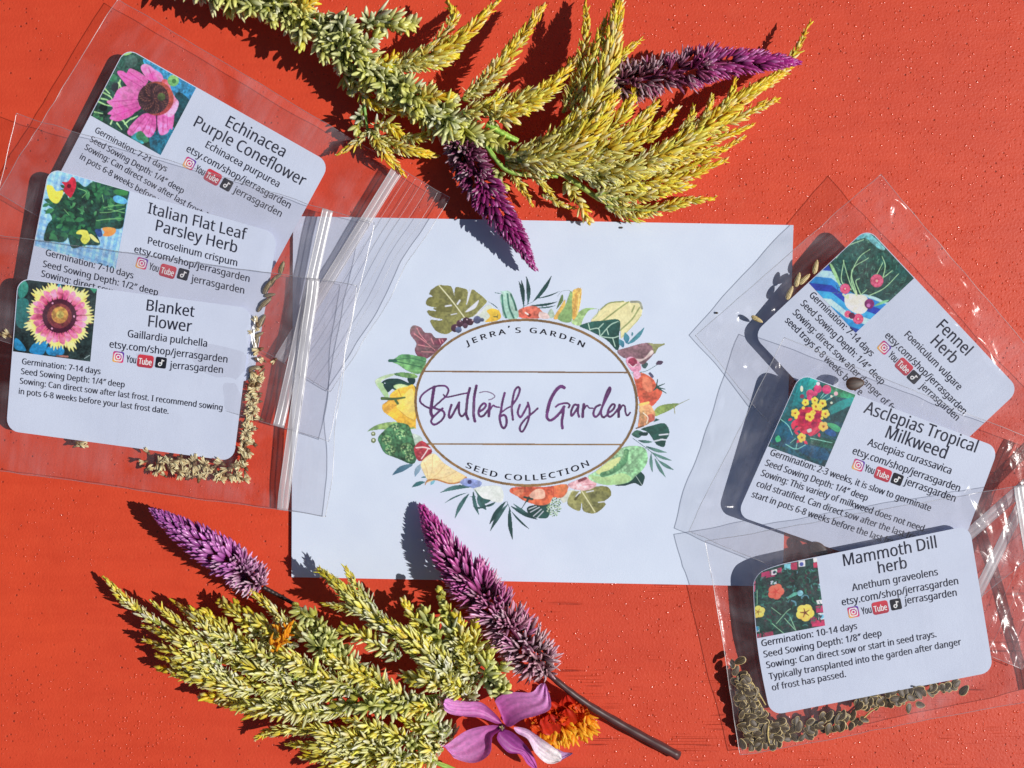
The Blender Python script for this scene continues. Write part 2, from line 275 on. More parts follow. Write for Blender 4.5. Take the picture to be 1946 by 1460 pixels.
    106: (173, [[87, 420, 62, 429, 55, 441, 52, 457, 55, 474, 62, 486, 87, 495, 111, 486, 119, 474, 122, 457, 119, 441, 111, 429], [15, -161, -15, -159, -37, -153, -37, -105, -16, -110, 7, -112, 27, -109, 43, -100, 54, -83, 57, -56, 57, 360, 116, 360, 116, -54, 110, -99, 92, -133, 61, -154]]),
    107: (359, [[57, 0, 57, 510, 116, 510, 116, 244, 115, 216, 113, 185, 116, 185, 128, 201, 144, 221, 158, 238, 273, 360, 343, 360, 197, 206, 353, 0, 281, 0, 156, 168, 116, 132, 116, 0]]),
    108: (173, [[57, 0, 57, 510, 116, 510, 116, 0]]),
    109: (628, [[57, 0, 57, 360, 105, 360, 113, 311, 117, 311, 137, 336, 162, 353, 192, 363, 223, 367, 293, 352, 333, 306, 336, 306, 358, 333, 386, 352, 418, 363, 452, 367, 505, 359, 543, 335, 566, 295, 574, 234, 574, 0, 515, 0, 515, 232, 497, 296, 442, 317, 397, 309, 367, 287, 350, 250, 345, 199, 345, 0, 286, 0, 286, 232, 268, 296, 212, 317, 166, 309, 137, 283, 121, 242, 116, 187, 116, 0]]),
    110: (415, [[57, 0, 57, 360, 105, 360, 113, 311, 117, 311, 138, 336, 165, 353, 197, 363, 230, 367, 287, 359, 328, 335, 352, 295, 361, 234, 361, 0, 302, 0, 302, 230, 282, 295, 222, 317, 171, 309, 139, 283, 122, 242, 116, 187, 116, 0]]),
    111: (406, [[202, -7, 157, -1, 117, 15, 84, 42, 58, 79, 42, 125, 37, 181, 48, 260, 82, 318, 135, 355, 204, 367, 250, 361, 290, 345, 324, 318, 349, 282, 365, 236, 370, 181, 359, 101, 325, 42, 271, 6], [203, 42, 251, 52, 283, 80, 303, 123, 309, 181, 303, 238, 283, 281, 251, 308, 203, 317, 155, 308, 123, 281, 104, 238, 98, 181, 104, 123, 123, 80, 156, 52]]),
    112: (413, [[57, -161, 57, 360, 105, 360, 113, 311, 116, 311, 135, 333, 158, 351, 189, 363, 228, 367, 288, 355, 335, 320, 366, 262, 376, 181, 366, 100, 335, 41, 288, 5, 228, -7, 190, -3, 159, 9, 116, 46, 112, 46, 115, 17, 116, -13, 116, -161], [219, 42, 249, 47, 273, 60, 291, 82, 305, 110, 315, 181, 309, 237, 291, 280, 261, 308, 218, 317, 171, 309, 140, 286, 123, 247, 116, 192, 116, 181, 122, 122, 138, 78, 169, 51]]),
    114: (277, [[57, 0, 57, 360, 105, 360, 112, 294, 115, 294, 135, 322, 160, 345, 190, 361, 225, 367, 247, 366, 267, 363, 260, 308, 241, 312, 221, 313, 194, 309, 169, 298, 147, 280, 131, 256, 120, 226, 116, 192, 116, 0]]),
    115: (322, [[148, -7, 83, -1, 35, 16, 35, 70, 87, 50, 149, 41, 188, 45, 214, 55, 229, 72, 234, 94, 227, 118, 200, 140, 146, 164, 86, 191, 48, 223, 38, 244, 34, 271, 44, 312, 72, 342, 115, 360, 169, 367, 231, 360, 284, 343, 264, 296, 216, 312, 165, 318, 133, 315, 110, 307, 95, 293, 91, 275, 99, 249, 129, 229, 183, 206, 242, 180, 279, 147, 288, 126, 291, 99, 282, 53, 253, 20, 207, 0]]),
    116: (242, [[167, -7, 115, 3, 94, 16, 77, 37, 65, 66, 62, 105, 62, 314, 11, 314, 11, 343, 62, 366, 86, 443, 121, 443, 121, 360, 225, 360, 225, 314, 121, 314, 121, 106, 125, 77, 137, 57, 155, 46, 177, 42, 205, 44, 228, 49, 228, 4, 201, -4]]),
    117: (415, [[184, -7, 127, 1, 86, 25, 61, 65, 53, 124, 53, 360, 113, 360, 113, 128, 133, 64, 193, 42, 243, 51, 276, 76, 293, 117, 299, 173, 299, 360, 358, 360, 358, 0, 310, 0, 301, 48, 298, 48, 277, 23, 250, 6, 218, -3]]),
    118: (341, [[136, 0, 0, 360, 63, 360, 140, 148, 151, 115, 162, 80, 169, 52, 171, 52, 179, 81, 190, 116, 201, 148, 278, 360, 341, 360, 204, 0]]),
    119: (528, [[106, 1, 7, 361, 69, 361, 118, 169, 132, 110, 142, 61, 144, 61, 151, 89, 159, 125, 169, 158, 232, 361, 297, 361, 359, 158, 373, 108, 383, 62, 385, 62, 395, 108, 410, 169, 460, 361, 520, 361, 420, 1, 351, 1, 289, 203, 274, 258, 265, 299, 262, 299, 253, 258, 238, 203, 173, 1]]),
    121: (343, [[56, -161, 28, -160, 7, -156, 7, -109, 25, -111, 47, -113, 75, -108, 97, -95, 114, -75, 127, -49, 146, -1, 1, 360, 64, 360, 142, 155, 160, 104, 172, 57, 175, 57, 187, 101, 206, 156, 279, 360, 343, 360, 187, -50, 166, -96, 139, -131, 103, -154]]),
    8217: (403, [[64, 0, 64, 480, 339, 480, 339, 0], [98, 34, 306, 34, 306, 445, 98, 445]]),
    8243: (274, [[144, 306, 231, 480, 291, 480, 183, 306], [26, 306, 113, 480, 173, 480, 65, 306]]),
}
GLY = {chr(k): (a / 1000, [np.array(c, float).reshape(-1, 2) / 1000 for c in cs]) for k, (a, cs) in OUTLINES.items()}
GLY[chr(8217)] = (.26, [c + (0, .62) for c in GLY[','][1]])
def adv(t): return sum(GLY[c][0] for c in t)

def fill(contours, offset=0.0):             # closed outlines (holes by even-odd) -> flat triangles
    cu = bpy.data.curves.new('outline', 'CURVE'); cu.dimensions = '2D'; cu.fill_mode = 'BOTH'; cu.offset = offset
    for c in contours:
        sp = cu.splines.new('POLY'); sp.points.add(len(c) - 1)
        sp.points.foreach_set('co', np.hstack((c, np.zeros((len(c), 1)), np.ones((len(c), 1)))).astype(np.float32).ravel())
        sp.use_cyclic_u = True
    o = bpy.data.objects.new('outline', cu); COL.objects.link(o)
    dg = bpy.context.evaluated_depsgraph_get(); dg.update()
    me = bpy.data.meshes.new_from_object(o.evaluated_get(dg))
    V = np.array([v.co[:2] for v in me.vertices]); F = [tuple(p.vertices) for p in me.polygons]
    bpy.data.objects.remove(o); bpy.data.curves.remove(cu); bpy.data.meshes.remove(me)
    return V, F

def line_contours(t, p0, d, size, xs=1.0, ys=1.12):   # text along direction d (unit, v down)
    out = []; x = 0; d = np.asarray(d, float); nrm = np.array((d[1], -d[0]))
    for ch in t:
        a, cs = GLY[ch]
        for c in cs: out.append(p0 + ((c[:, :1] + x) * xs * d + c[:, 1:] * ys * nrm) * size)
        x += a
    return out

# ---------------------------------------------------------------- painted artwork for printed things
_rng = np.random.default_rng(4)
def _vn(n, cell):
    k = n // cell + 3; g = _rng.random((k, k)); u = np.arange(n) / cell; i = u.astype(int); f = u - i; f = f * f * (3 - 2 * f)
    a = g[np.ix_(i, i)] * (1 - f) + g[np.ix_(i, i + 1)] * f; b = g[np.ix_(i + 1, i)] * (1 - f) + g[np.ix_(i + 1, i + 1)] * f
    return a * (1 - f[:, None]) + b * f[:, None]
NZ = sum(_vn(900, c) * k for c, k in ((64, .3), (24, .25), (9, .25), (4, .2)))
NZ = np.clip((NZ - NZ.mean()) / NZ.std() * .25 + .5, 0, 1)
NF = _vn(900, 3) * .6 + _vn(900, 6) * .4
NF = np.clip((NF - NF.mean()) / NF.std() * .28 + .5, 0, 1)

class Canvas:
    def __init__(s, w, h, off=(0, 0), sc=1.0):
        s.w, s.h, s.off, s.sc = w, h, np.array(off, float), sc
        s.c = np.zeros((h, w, 3)); s.a = np.zeros((h, w)); s.tf = lambda p: p; s.k = 1.0; s.soft = .8
    def view(s, ox, oy, k, inv=None):       # following shapes are given in an enlarged view of the photograph
        s.k = k
        s.tf = (lambda p: np.asarray(p, float) / k + (ox, oy)) if inv is None else (lambda p: inv(np.asarray(p, float) / k + (ox, oy)))
        return s
    def cells(s, pts): return (s.tf(np.asarray(pts, float).reshape(-1, 2)) - s.off) * s.sc
    def put(s, x0, y0, m, c, c2, n, ang):
        hh, ww = m.shape
        if c is None:
            s.a[y0:y0 + hh, x0:x0 + ww] *= 1 - m; return
        q = NZ[y0 % 300:y0 % 300 + hh, x0 % 300:x0 % 300 + ww]; f = NF[y0 % 300:y0 % 300 + hh, x0 % 300:x0 % 300 + ww]
        c = np.asarray(c, float)
        if c2 is not None:
            yy, xx = np.mgrid[0:hh, 0:ww]; t = (xx * math.cos(R(ang)) + yy * math.sin(R(ang)))
            t = (t - t.min()) / (np.ptp(t) + 1e-9); t = np.clip(t + (q - .5) * .9, 0, 1)[..., None]
            col = c * (1 - t) + np.asarray(c2, float) * t
        else: col = np.broadcast_to(c, (hh, ww, 3))
        col = np.clip(col * (1 + n * s.soft * ((q - .5) * .9 + (f - .5) * .7))[..., None], 0, 255)
        A = s.a[y0:y0 + hh, x0:x0 + ww]; C = s.c[y0:y0 + hh, x0:x0 + ww]
        na = m + A * (1 - m)
        C[:] = np.where(na[..., None] > 0, (col * m[..., None] + C * (A * (1 - m))[..., None]) / np.maximum(na, 1e-6)[..., None], C)
        A[:] = na
    def box(s, P, pad):
        x0 = max(int(P[:, 0].min() - pad), 0); y0 = max(int(P[:, 1].min() - pad), 0)
        x1 = min(int(P[:, 0].max() + pad) + 2, s.w); y1 = min(int(P[:, 1].max() + pad) + 2, s.h)
        return x0, y0, x1, y1
    def poly(s, pts, c, c2=None, n=.25, ang=90, sm=True):
        P = s.cells(pts)
        if sm and len(P) > 3: P = spline(P, len(P) * 6, True)
        x0, y0, x1, y1 = s.box(P, 1)
        if x1 <= x0 or y1 <= y0: return s
        ss = 2; X = x0 + (np.arange((x1 - x0) * ss) + .5) / ss; Y = y0 + (np.arange((y1 - y0) * ss) + .5) / ss
        ins = np.zeros((len(Y), len(X)), bool)
        for (ax, ay), (bx, by) in zip(P, np.roll(P, -1, 0)):
            if ay == by: continue
            r = (Y >= min(ay, by)) & (Y < max(ay, by))
            ins[r] ^= X[None, :] < (ax + (Y[r] - ay) * (bx - ax) / (by - ay))[:, None]
        m = ins.reshape(y1 - y0, ss, x1 - x0, ss).mean((1, 3))
        s.put(x0, y0, m, c, c2, n, ang); return s
    def line(s, pts, wd, c, n=.15, sm=True, taper=0, op=1.0):
        P = s.cells(pts)
        if sm and len(P) > 2: P = spline(P, len(P) * 7)
        wd = wd / s.k * s.sc
        x0, y0, x1, y1 = s.box(P, wd + 1)
        if x1 <= x0 or y1 <= y0: return s
        yy, xx = np.mgrid[y0:y1, x0:x1] + .5; D = np.full(xx.shape, -9.0)
        N = len(P) - 1
        for i in range(N):
            a, b = P[i], P[i + 1]; d = b - a; L = d @ d + 1e-9
            t = np.clip(((xx - a[0]) * d[0] + (yy - a[1]) * d[1]) / L, 0, 1)
            hw = wd / 2 * (1 - taper * (i + t) / N) 
            D = np.maximum(D, hw - np.hypot(xx - a[0] - t * d[0], yy - a[1] - t * d[1]))
        s.put(x0, y0, np.clip(D + .5, 0, 1) * op, c, None, n, 0); return s
    def disc(s, x, y, r, c, c2=None, n=.25, ry=None, ang=90):
        t = np.linspace(0, 2 * np.pi, 18, endpoint=False)
        return s.poly(np.stack((x + r * np.cos(t), y + (ry or r) * np.sin(t)), 1), c, c2, n, ang)
    def leaf(s, x0, y0, x1, y1, wd, c, c2=None, bend=.12, n=.2):
        a, b = np.array((x0, y0), float), np.array((x1, y1), float); d = b - a; q = np.array((-d[1], d[0])); L = np.linalg.norm(d); q = q / L
        m = lambda t, k: a + d * t + q * (k * wd + bend * L * 4 * t * (1 - t) * .5)
        return s.poly([a, m(.25, .38), m(.55, .5), m(.8, .3), b, m(.8, -.3), m(.55, -.5), m(.25, -.38)], c, c2, n, math.degrees(math.atan2(d[1], d[0])))
    def mesh(s, name, mat, pt, dz, parent=None, keep=None, origin=None, k=ALB):   # sheet of cells with a colour per vertex
        ys, xs = np.mgrid[0:s.h, 0:s.w]
        U = xs / s.sc + s.off[0] + .5 / s.sc; Vv = ys / s.sc + s.off[1] + .5 / s.sc
        al = s.a if keep is None else s.a * keep(U, Vv)
        ok = al > .04
        f = ok[:-1, :-1] & ok[1:, :-1] & ok[:-1, 1:] & ok[1:, 1:]
        idx = np.arange(s.h * s.w).reshape(s.h, s.w)
        F = np.stack((idx[:-1, :-1][f], idx[1:, :-1][f], idx[1:, 1:][f], idx[:-1, 1:][f]), 1)
        used = np.unique(F); mp = np.full(s.h * s.w, -1); mp[used] = np.arange(len(used))
        base = np.array((206, 210, 226.0))
        C = lin(s.c * s.a[..., None] + base * (1 - s.a[..., None]), k).reshape(-1, 3)[used]
        V = pt(U.ravel()[used], Vv.ravel()[used], dz)
        return mesh_obj(name, V, mp[F], mat, parent, C, True, origin)

# ---------------------------------------------------------------- the board everything lies on
def make_table():
    n = 30; xs = np.linspace(-.34, .34, n); ys = np.linspace(-.28, .28, n)
    V = np.array([(x, y, 0.0) for y in ys for x in xs]); V = np.vstack((V, V - (0, 0, .02)))
    F = [(j * n + i, j * n + i + 1, (j + 1) * n + i + 1, (j + 1) * n + i) for j in range(n - 1) for i in range(n - 1)]
    o = n * n
    F += [(o + j * n + i, o + (j + 1) * n + i, o + (j + 1) * n + i + 1, o + j * n + i + 1) for j in range(n - 1) for i in range(n - 1)]
    rim = [i for i in range(n)] + [j * n + n - 1 for j in range(1, n)] + [(n - 1) * n + i for i in range(n - 2, -1, -1)] + [j * n for j in range(n - 2, 0, -1)]
    F += [(b, a, a + o, b + o) for a, b in zip(rim, rim[1:] + rim[:1])]
    t = mesh_obj('tabletop', V, F, mat_table(), smooth=False, origin=np.zeros(3)); t['kind'] = 'structure'
make_table()

class Quad:                                 # four photo corners (TL, TR, BR, BL) with heights in mm
    def __init__(s, c, z, w, h):
        s.c = np.array(c, float); s.z = np.array(z, float) / 1000; s.w, s.h = w, h; s.bend = None
    def px(s, a, b):
        a = np.asarray(a, float); b = np.asarray(b, float)
        k = ((1 - a) * (1 - b), a * (1 - b), a * b, (1 - a) * b)
        p = sum(kk[..., None] * q for kk, q in zip(k, s.c)); z = sum(kk * q for kk, q in zip(k, s.z))
        if s.bend is not None:
            dx, dy, dz = s.bend(a, b); p = p + np.stack((dx, dy), -1); z = z + dz / 1000
        return p, z
    def pt(s, u, v, dz=0.0):
        p, z = s.px(np.asarray(u, float) / s.w, np.asarray(v, float) / s.h)
        return atv(p[..., 0], p[..., 1], z + dz)
    def inv(s, P):                          # photo pixel -> u, v
        P = np.atleast_2d(np.asarray(P, float)); a = np.full(len(P), .5); b = np.full(len(P), .5)
        c0, c1, c2, c3 = s.c
        for _ in range(12):
            f = ((1 - a) * (1 - b))[:, None] * c0 + (a * (1 - b))[:, None] * c1 + (a * b)[:, None] * c2 + ((1 - a) * b)[:, None] * c3 - P
            fa = (1 - b)[:, None] * (c1 - c0) + b[:, None] * (c2 - c3); fb = (1 - a)[:, None] * (c3 - c0) + a[:, None] * (c2 - c1)
            D = fa[:, 0] * fb[:, 1] - fa[:, 1] * fb[:, 0]
            a = a - (f[:, 0] * fb[:, 1] - f[:, 1] * fb[:, 0]) / D; b = b - (fa[:, 0] * f[:, 1] - fa[:, 1] * f[:, 0]) / D
        return np.stack((a * s.w, b * s.h), 1)
    def zat(s, x, y):
        u = s.inv((x, y))[0]; return float(s.px(u[0] / s.w, u[1] / s.h)[1])
    def slab(s, name, mat, th, r, nu=44, parent=None):     # sheet of thickness th with rounded corners
        c = r * (1 - np.cos(np.linspace(0, np.pi / 2, 7))) if r else np.array([0.0])
        vsr = np.concatenate((c, np.linspace(r, s.h - r, 24)[1:-1] if r else np.linspace(0, s.h, 24)[1:-1], s.h - c[::-1]))
        U, Vv = [], []
        for v in vsr:
            e = max(r - v, v - (s.h - r), 0) if r else 0; ins = r - math.sqrt(max(r * r - e * e, 0)) if r else 0
            U.append(np.linspace(ins, s.w - ins, nu)); Vv.append(np.full(nu, v))
        U = np.array(U); Vv = np.array(Vv); m = len(vsr)
        top = s.pt(U.ravel(), Vv.ravel()); bot = s.pt(U.ravel(), Vv.ravel(), -th)
        ix = np.arange(m * nu).reshape(m, nu); o = m * nu
        F = [(ix[i, j], ix[i + 1, j], ix[i + 1, j + 1], ix[i, j + 1]) for i in range(m - 1) for j in range(nu - 1)]
        F += [tuple(q + o for q in f[::-1]) for f in F]
        rim = list(ix[:, 0]) + list(ix[-1, 1:]) + list(ix[-2::-1, -1]) + list(ix[0, -2:0:-1])
        k = len(top) * 2                     # own vertices for the cut edge so that it stays crisp
        V = np.vstack((top, bot, top[rim], bot[rim])); n = len(rim)
        F += [(k + i, k + n + i, k + n + (i + 1) % n, k + (i + 1) % n)[::-1] for i in range(n)]
        F = [tuple(int(q) for q in f) for f in F]
        return mesh_obj(name, V, F, mat, parent)

# ---------------------------------------------------------------- the envelope and its printed wreath
env = Quad([(557, 411), (1508, 428), (1487, 1115), (554, 1097)], [1.1, .9, .7, 1.2], 940, 687)
env.bend = lambda a, b: (0 * a, 0 * a, .5 * np.sin(np.pi * np.clip(a, 0, 1)) * np.sin(np.pi * np.clip(b, 0, 1)))
env_o = env.slab('envelope', PAPER, .0007, 0, 60)
tag(env_o, 'white paper envelope with an oval vegetable wreath and purple script, lying flat in the middle', 'envelope')
art = Canvas(640, 540, (685, 505), 1.0)
TEAL, DTEAL, DK = (52, 100, 100), (22, 66, 66), (14, 42, 42)
OL, OL2 = (142, 140, 72), (98, 96, 42)
z = art.view(690, 520, 6.635)
z.leaf(1725, 470, 1560, 345, 14, DTEAL)
z.poly([1400, 560, 1560, 400, 1640, 440, 1560, 600], (195, 205, 190), n=.1)
z.poly([1560, 470, 1640, 440, 1725, 480, 1725, 580, 1540, 615, 1600, 540], (243, 196, 40), (230, 170, 30))
z.line([1650, 545, 1690, 545], 14, (90, 90, 40)).line([1700, 520, 1690, 560], 10, (90, 90, 40))
z.poly([955, 145, 1040, 150, 1110, 160, 1140, 230, 1150, 280, 1165, 175, 1250, 180, 1320, 215, 1310, 330, 1300, 400, 1335, 300, 1375, 200, 1440, 235, 1560, 340, 1530, 400, 1450, 480, 1400, 540, 1290, 570, 1250, 570, 1150, 700, 1060, 765, 940, 740, 870, 660, 850, 585, 960, 590, 1000, 580, 850, 540, 810, 465, 930, 470, 1000, 440, 850, 420, 790, 380, 830, 300, 960, 290, 835, 265, 880, 190], OL, OL2, .6, 200)
z.poly([1180, 240, 1240, 230, 1250, 290, 1180, 340], (98, 96, 42), n=.3).poly([880, 440, 1000, 430, 1120, 430, 1100, 480, 960, 480], (98, 96, 42), n=.3).poly([860, 200, 960, 180, 1030, 310, 960, 320, 850, 270], (104, 102, 50), n=.4)
for p in ([1290, 480, 1390, 390, 1460, 335, 1420, 430, 1330, 480], [1390, 540, 1480, 470, 1560, 395, 1480, 500], [1305, 395, 1330, 230, 1365, 200, 1330, 330]): z.poly(p, (206, 210, 226), n=0)
z.line([1040, 412, 1110, 402], 20, (206, 210, 226), 0).line([1190, 385, 1220, 340], 22, (206, 210, 226), 0).line([1110, 520, 1180, 505], 12, (206, 210, 226), 0).line([860, 560, 990, 585], 16, (206, 210, 226), 0, taper=.8)
z.line([958, 150, 1110, 330, 1290, 570], 15, (214, 212, 165), 0)
for x, y, r, c in ((1440, 585, 50, (84, 92, 140)), (1500, 585, 26, (70, 80, 120)), (1160, 690, 52, (72, 34, 58)), (1205, 710, 42, (86, 104, 152)), (1222, 630, 46, (78, 38, 60)), (1350, 612, 46, (80, 36, 56)), (1300, 600, 48, (62, 28, 50)), (1290, 660, 34, (90, 52, 76))): z.disc(x, y, r, c, tuple(int(q * .6) for q in c), .5)
for x, y in ((1225, 600), (1310, 580), (1180, 670), (1380, 590)): z.disc(x, y, 9, (200, 170, 180), n=0)
z.poly([590, 720, 610, 670, 650, 650, 730, 680, 780, 740, 860, 750, 920, 810, 1060, 815, 1000, 900, 820, 1070, 700, 1050, 650, 970, 670, 880, 600, 780], (138, 104, 108), (92, 30, 52), .55, 60)
for p in ([645, 760, 780, 860, 905, 965], [700, 900, 850, 930], [740, 985, 890, 992], [680, 690, 720, 770, 800, 860], [960, 830, 980, 880], [860, 820, 890, 890], [1000, 840, 1010, 860]): z.line(p, 14, (208, 118, 126), .2, taper=.4)
z.poly([330, 1100, 400, 1070, 470, 1022, 560, 1015, 690, 1040, 800, 1075, 760, 1200, 700, 1270, 560, 1230, 440, 1150, 390, 1130], (58, 128, 76), (104, 170, 92), .5)
z.line([420, 1110, 560, 1140, 740, 1180], 12, (40, 96, 60)).line([430, 1085, 600, 1070, 780, 1110], 10, (44, 100, 62)).line([335, 1100, 410, 1100], 40, (26, 84, 66))
z.poly([370, 1270, 470, 1245, 600, 1255, 690, 1290, 650, 1325, 500, 1310], (34, 80, 56), (120, 170, 80), .3, 0)
z.poly([150, 1355, 250, 1290, 370, 1260, 390, 1285, 260, 1340, 225, 1390, 290, 1470, 215, 1470], (160, 192, 142), (190, 210, 170))
z.poly([225, 1390, 300, 1330, 450, 1325, 560, 1370, 655, 1420, 640, 1470, 400, 1470, 270, 1375, 310, 1470, 280, 1470], DK, (20, 60, 52), .4)
z.poly([560, 1320, 660, 1330, 640, 1400, 580, 1380], DK, n=.3)
z = art.view(690, 730, 4.865)
z.poly([130, 0, 190, 0, 240, 110, 200, 120], (150, 190, 130), n=.2).poly([190, 0, 300, 0, 240, 75, 215, 60], DK, n=.3).poly([280, 20, 350, 0, 440, 30, 340, 60], (150, 195, 130), (200, 214, 140), .4)
z.poly([35, 440, 120, 380, 250, 350, 400, 360, 495, 405, 380, 425, 200, 420, 90, 430], (96, 138, 78), (160, 190, 90), .4, 0)
z.poly([250, 95, 310, 50, 400, 25, 480, 35, 490, 395, 470, 400, 380, 390, 260, 310, 185, 250, 180, 190, 240, 150], (243, 188, 44), (236, 168, 34), .4)
z.poly([310, 200, 370, 110, 460, 50, 475, 320, 365, 270], (238, 214, 108), (244, 200, 62), .2, 60)
z.line([215, 235, 260, 215, 310, 195], 10, (190, 120, 30)).line([330, 240, 400, 300, 460, 330], 5, (196, 140, 40)).line([330, 60, 350, 110], 6, (190, 120, 30)).poly([185, 195, 240, 150, 300, 170, 240, 270, 190, 250], (226, 158, 40), n=.4)
z.line([176, 134, 280, 138, 385, 125], 32, (58, 82, 38), .3, taper=.5).line([300, 150, 320, 180], 24, (64, 90, 40), .3)
for x, y, r in ((95, 461, 22), (97, 522, 25)): z.disc(x, y, r, (120, 134, 84), (84, 98, 58), .3).disc(x - 2, y - 4, r * .35, (214, 222, 190), n=0)
z.poly([440, 455, 540, 490, 545, 560, 480, 570, 450, 530], (196, 210, 196), (150, 180, 160), .4)
z.poly([140, 490, 230, 400, 300, 360, 400, 370, 440, 420, 480, 560, 500, 640, 480, 730, 420, 735, 340, 700, 290, 680, 200, 640, 155, 560], (58, 112, 66), (34, 84, 54), 1.1)
for x, y, r in ((220, 520, 48), (252, 612, 50), (400, 600, 58), (350, 470, 50), (430, 680, 40), (300, 400, 36)):
    z.disc(x, y, r, (96, 150, 84), (52, 106, 64), 1.2)
    for k in range(16): z.disc(x + r * .8 * math.sin(k * 2.4) * (k / 16) ** .5, y + r * .8 * math.cos(k * 2.4) * (k / 16) ** .5, 7, (150, 188, 120) if k % 2 else (30, 78, 50), n=.4)
z.poly([470, 600, 500, 550, 545, 525, 600, 560, 640, 630, 560, 700, 520, 715, 490, 680], (188, 42, 56), (150, 30, 44), .5)
z.line([490, 590, 560, 585, 620, 600], 12, (240, 205, 205), 0).line([540, 690, 575, 640, 600, 600], 10, (240, 215, 215), 0)
for x, y in ((510, 610), (530, 640), (520, 670), (545, 655)): z.disc(x, y, 10, (214, 84, 90), (150, 30, 40))
z.leaf(465, 745, 270, 843, 56, (66, 112, 136), (34, 80, 112)).leaf(545, 735, 480, 858, 50, (128, 160, 182), (96, 136, 170)).leaf(575, 905, 450, 955, 42, (40, 104, 110), (28, 84, 92)).leaf(668, 888, 624, 936, 34, (96, 168, 190)).leaf(590, 862, 535, 868, 20, (50, 110, 130))
z.poly([540, 720, 650, 640, 750, 730, 860, 800, 960, 862, 900, 905, 800, 920, 680, 885, 600, 912, 590, 880, 545, 790], (238, 216, 158), (226, 190, 122), .25, 60)
for p in ([560, 720, 590, 800, 600, 880], [640, 660, 640, 780, 610, 880], [760, 740, 700, 820, 620, 880], [860, 810, 760, 860, 640, 885]): z.line(p, 5, (205, 170, 105), .1)
z.line([585, 905, 610, 888, 680, 885, 800, 920, 900, 905, 955, 862], 15, (176, 108, 48), .3).line([590, 895, 575, 930], 12, (170, 110, 60))
z.line([560, 720, 640, 650], 6, (244, 232, 196), 0)
z.poly([895, 905, 960, 870, 1090, 900, 1085, 945, 1020, 965, 980, 950, 930, 940], (136, 152, 212), (104, 126, 196), .4).disc(985, 905, 20, (40, 40, 90))
z.poly([1035, 960, 1265, 945, 1290, 1090, 1150, 1075, 1060, 1020], (206, 216, 208), (214, 220, 218), .12)
for a in ((1000, 955, 705, 1008, 34), (950, 938, 750, 976, 16), (972, 1005, 738, 1115, 18), (985, 1010, 850, 1245, 42), (1020, 990, 1075, 1215, 38), (1060, 1030, 1140, 1165, 60), (1150, 1135, 1228, 1092, 18), (1015, 1132, 1140, 1140, 16), (985, 1040, 1050, 1038, 12)): z.leaf(*a, DTEAL, TEAL)
z.poly([1030, 970, 1100, 1050, 1180, 1075, 1130, 1110, 1090, 1090], (70, 110, 90), DTEAL, .5)
z = art.view(930, 850, 5.259)
z.poly([700, 480, 760, 440, 860, 430, 820, 500, 740, 560], (200, 206, 190), n=.15)
for a in ((168, 540, 0, 775, 48, DTEAL), (190, 565, 8, 842, 44, TEAL), (205, 600, 235, 930, 46, DTEAL), (212, 585, 490, 725, 40, DTEAL), (220, 640, 410, 825, 24, DTEAL), (235, 560, 400, 670, 26, TEAL), (-130, 620, 60, 545, 20, DTEAL)): z.leaf(*a, DK, .08)
z.line([175, 540, 215, 640], 6, DTEAL)
z.poly([860, 440, 950, 430, 1080, 390, 1190, 400, 1220, 480, 1150, 540, 1162, 580, 1060, 662, 940, 640, 925, 550, 900, 640, 780, 570, 820, 450], (152, 150, 82), OL2, .55, 20)
z.poly([990, 470, 1150, 440, 1210, 490, 1120, 560, 1060, 600], (104, 104, 52), n=.5).line([920, 435, 1055, 648], 12, (210, 206, 150), 0).line([870, 495, 905, 450], 20, (206, 210, 226), 0).line([970, 450, 1040, 435], 10, (206, 210, 226), 0).line([860, 520, 900, 470], 26, (74, 70, 30), taper=.6).line([1090, 552, 1150, 545], 10, (206, 210, 226), 0)
z.poly([380, 600, 500, 570, 600, 580, 590, 700, 500, 712, 400, 675], DK, (20, 62, 56), .4)
for a in ([395, 620, 470, 590], [410, 650, 500, 600], [440, 690, 520, 620], [480, 705, 540, 640]): z.line(a, 8, (206, 210, 226), 0)
for k in range(70):
    a, r = k * 2.4, (k / 70) ** .5; z.disc(645 + 75 * r * math.sin(a), 590 + 105 * r * math.cos(a), 9, ((120, 160, 110), (60, 100, 70), (170, 196, 160))[k % 3], n=.3)
z.poly([205, 450, 225, 405, 350, 395, 560, 395, 775, 370, 775, 450, 720, 505, 640, 500, 600, 560, 520, 582, 420, 565, 330, 530, 275, 490], (216, 70, 42), (226, 92, 48), .5)
z.poly([640, 395, 775, 370, 775, 450, 720, 505, 645, 490], (228, 116, 58), (206, 80, 44), .4).poly([400, 480, 470, 420, 545, 430, 550, 505, 450, 520], (236, 170, 142), n=.3).poly([240, 440, 340, 420, 330, 470, 270, 490], (232, 110, 70), n=.5).line([640, 400, 640, 500], 8, (190, 50, 34))
z.line([350, 500, 430, 520], 20, (22, 50, 44)).line([395, 500, 325, 612], 16, (22, 50, 44), taper=.5).line([395, 505, 380, 545], 14, (22, 50, 44))
z.poly([780, 375, 880, 325, 980, 300, 1075, 370, 1000, 425, 900, 432, 820, 412], (222, 140, 152), (232, 180, 186), .4).line([900, 335, 960, 310], 30, (128, 48, 60), .4).line([930, 380, 1040, 370], 6, (190, 90, 110))
z.poly([1260, 382, 1420, 320, 1500, 245, 1552, 285, 1548, 335, 1520, 390, 1450, 362, 1350, 388], (12, 56, 50), DK, .3).line([1460, 280, 1525, 380], 5, (190, 205, 200), 0)
z.poly([1060, 240, 1200, 130, 1340, 0, 1540, 0, 1585, 120, 1540, 220, 1470, 280, 1400, 345, 1300, 372, 1120, 372, 1010, 330, 990, 285], (150, 198, 148), (112, 172, 116), .7, 20)
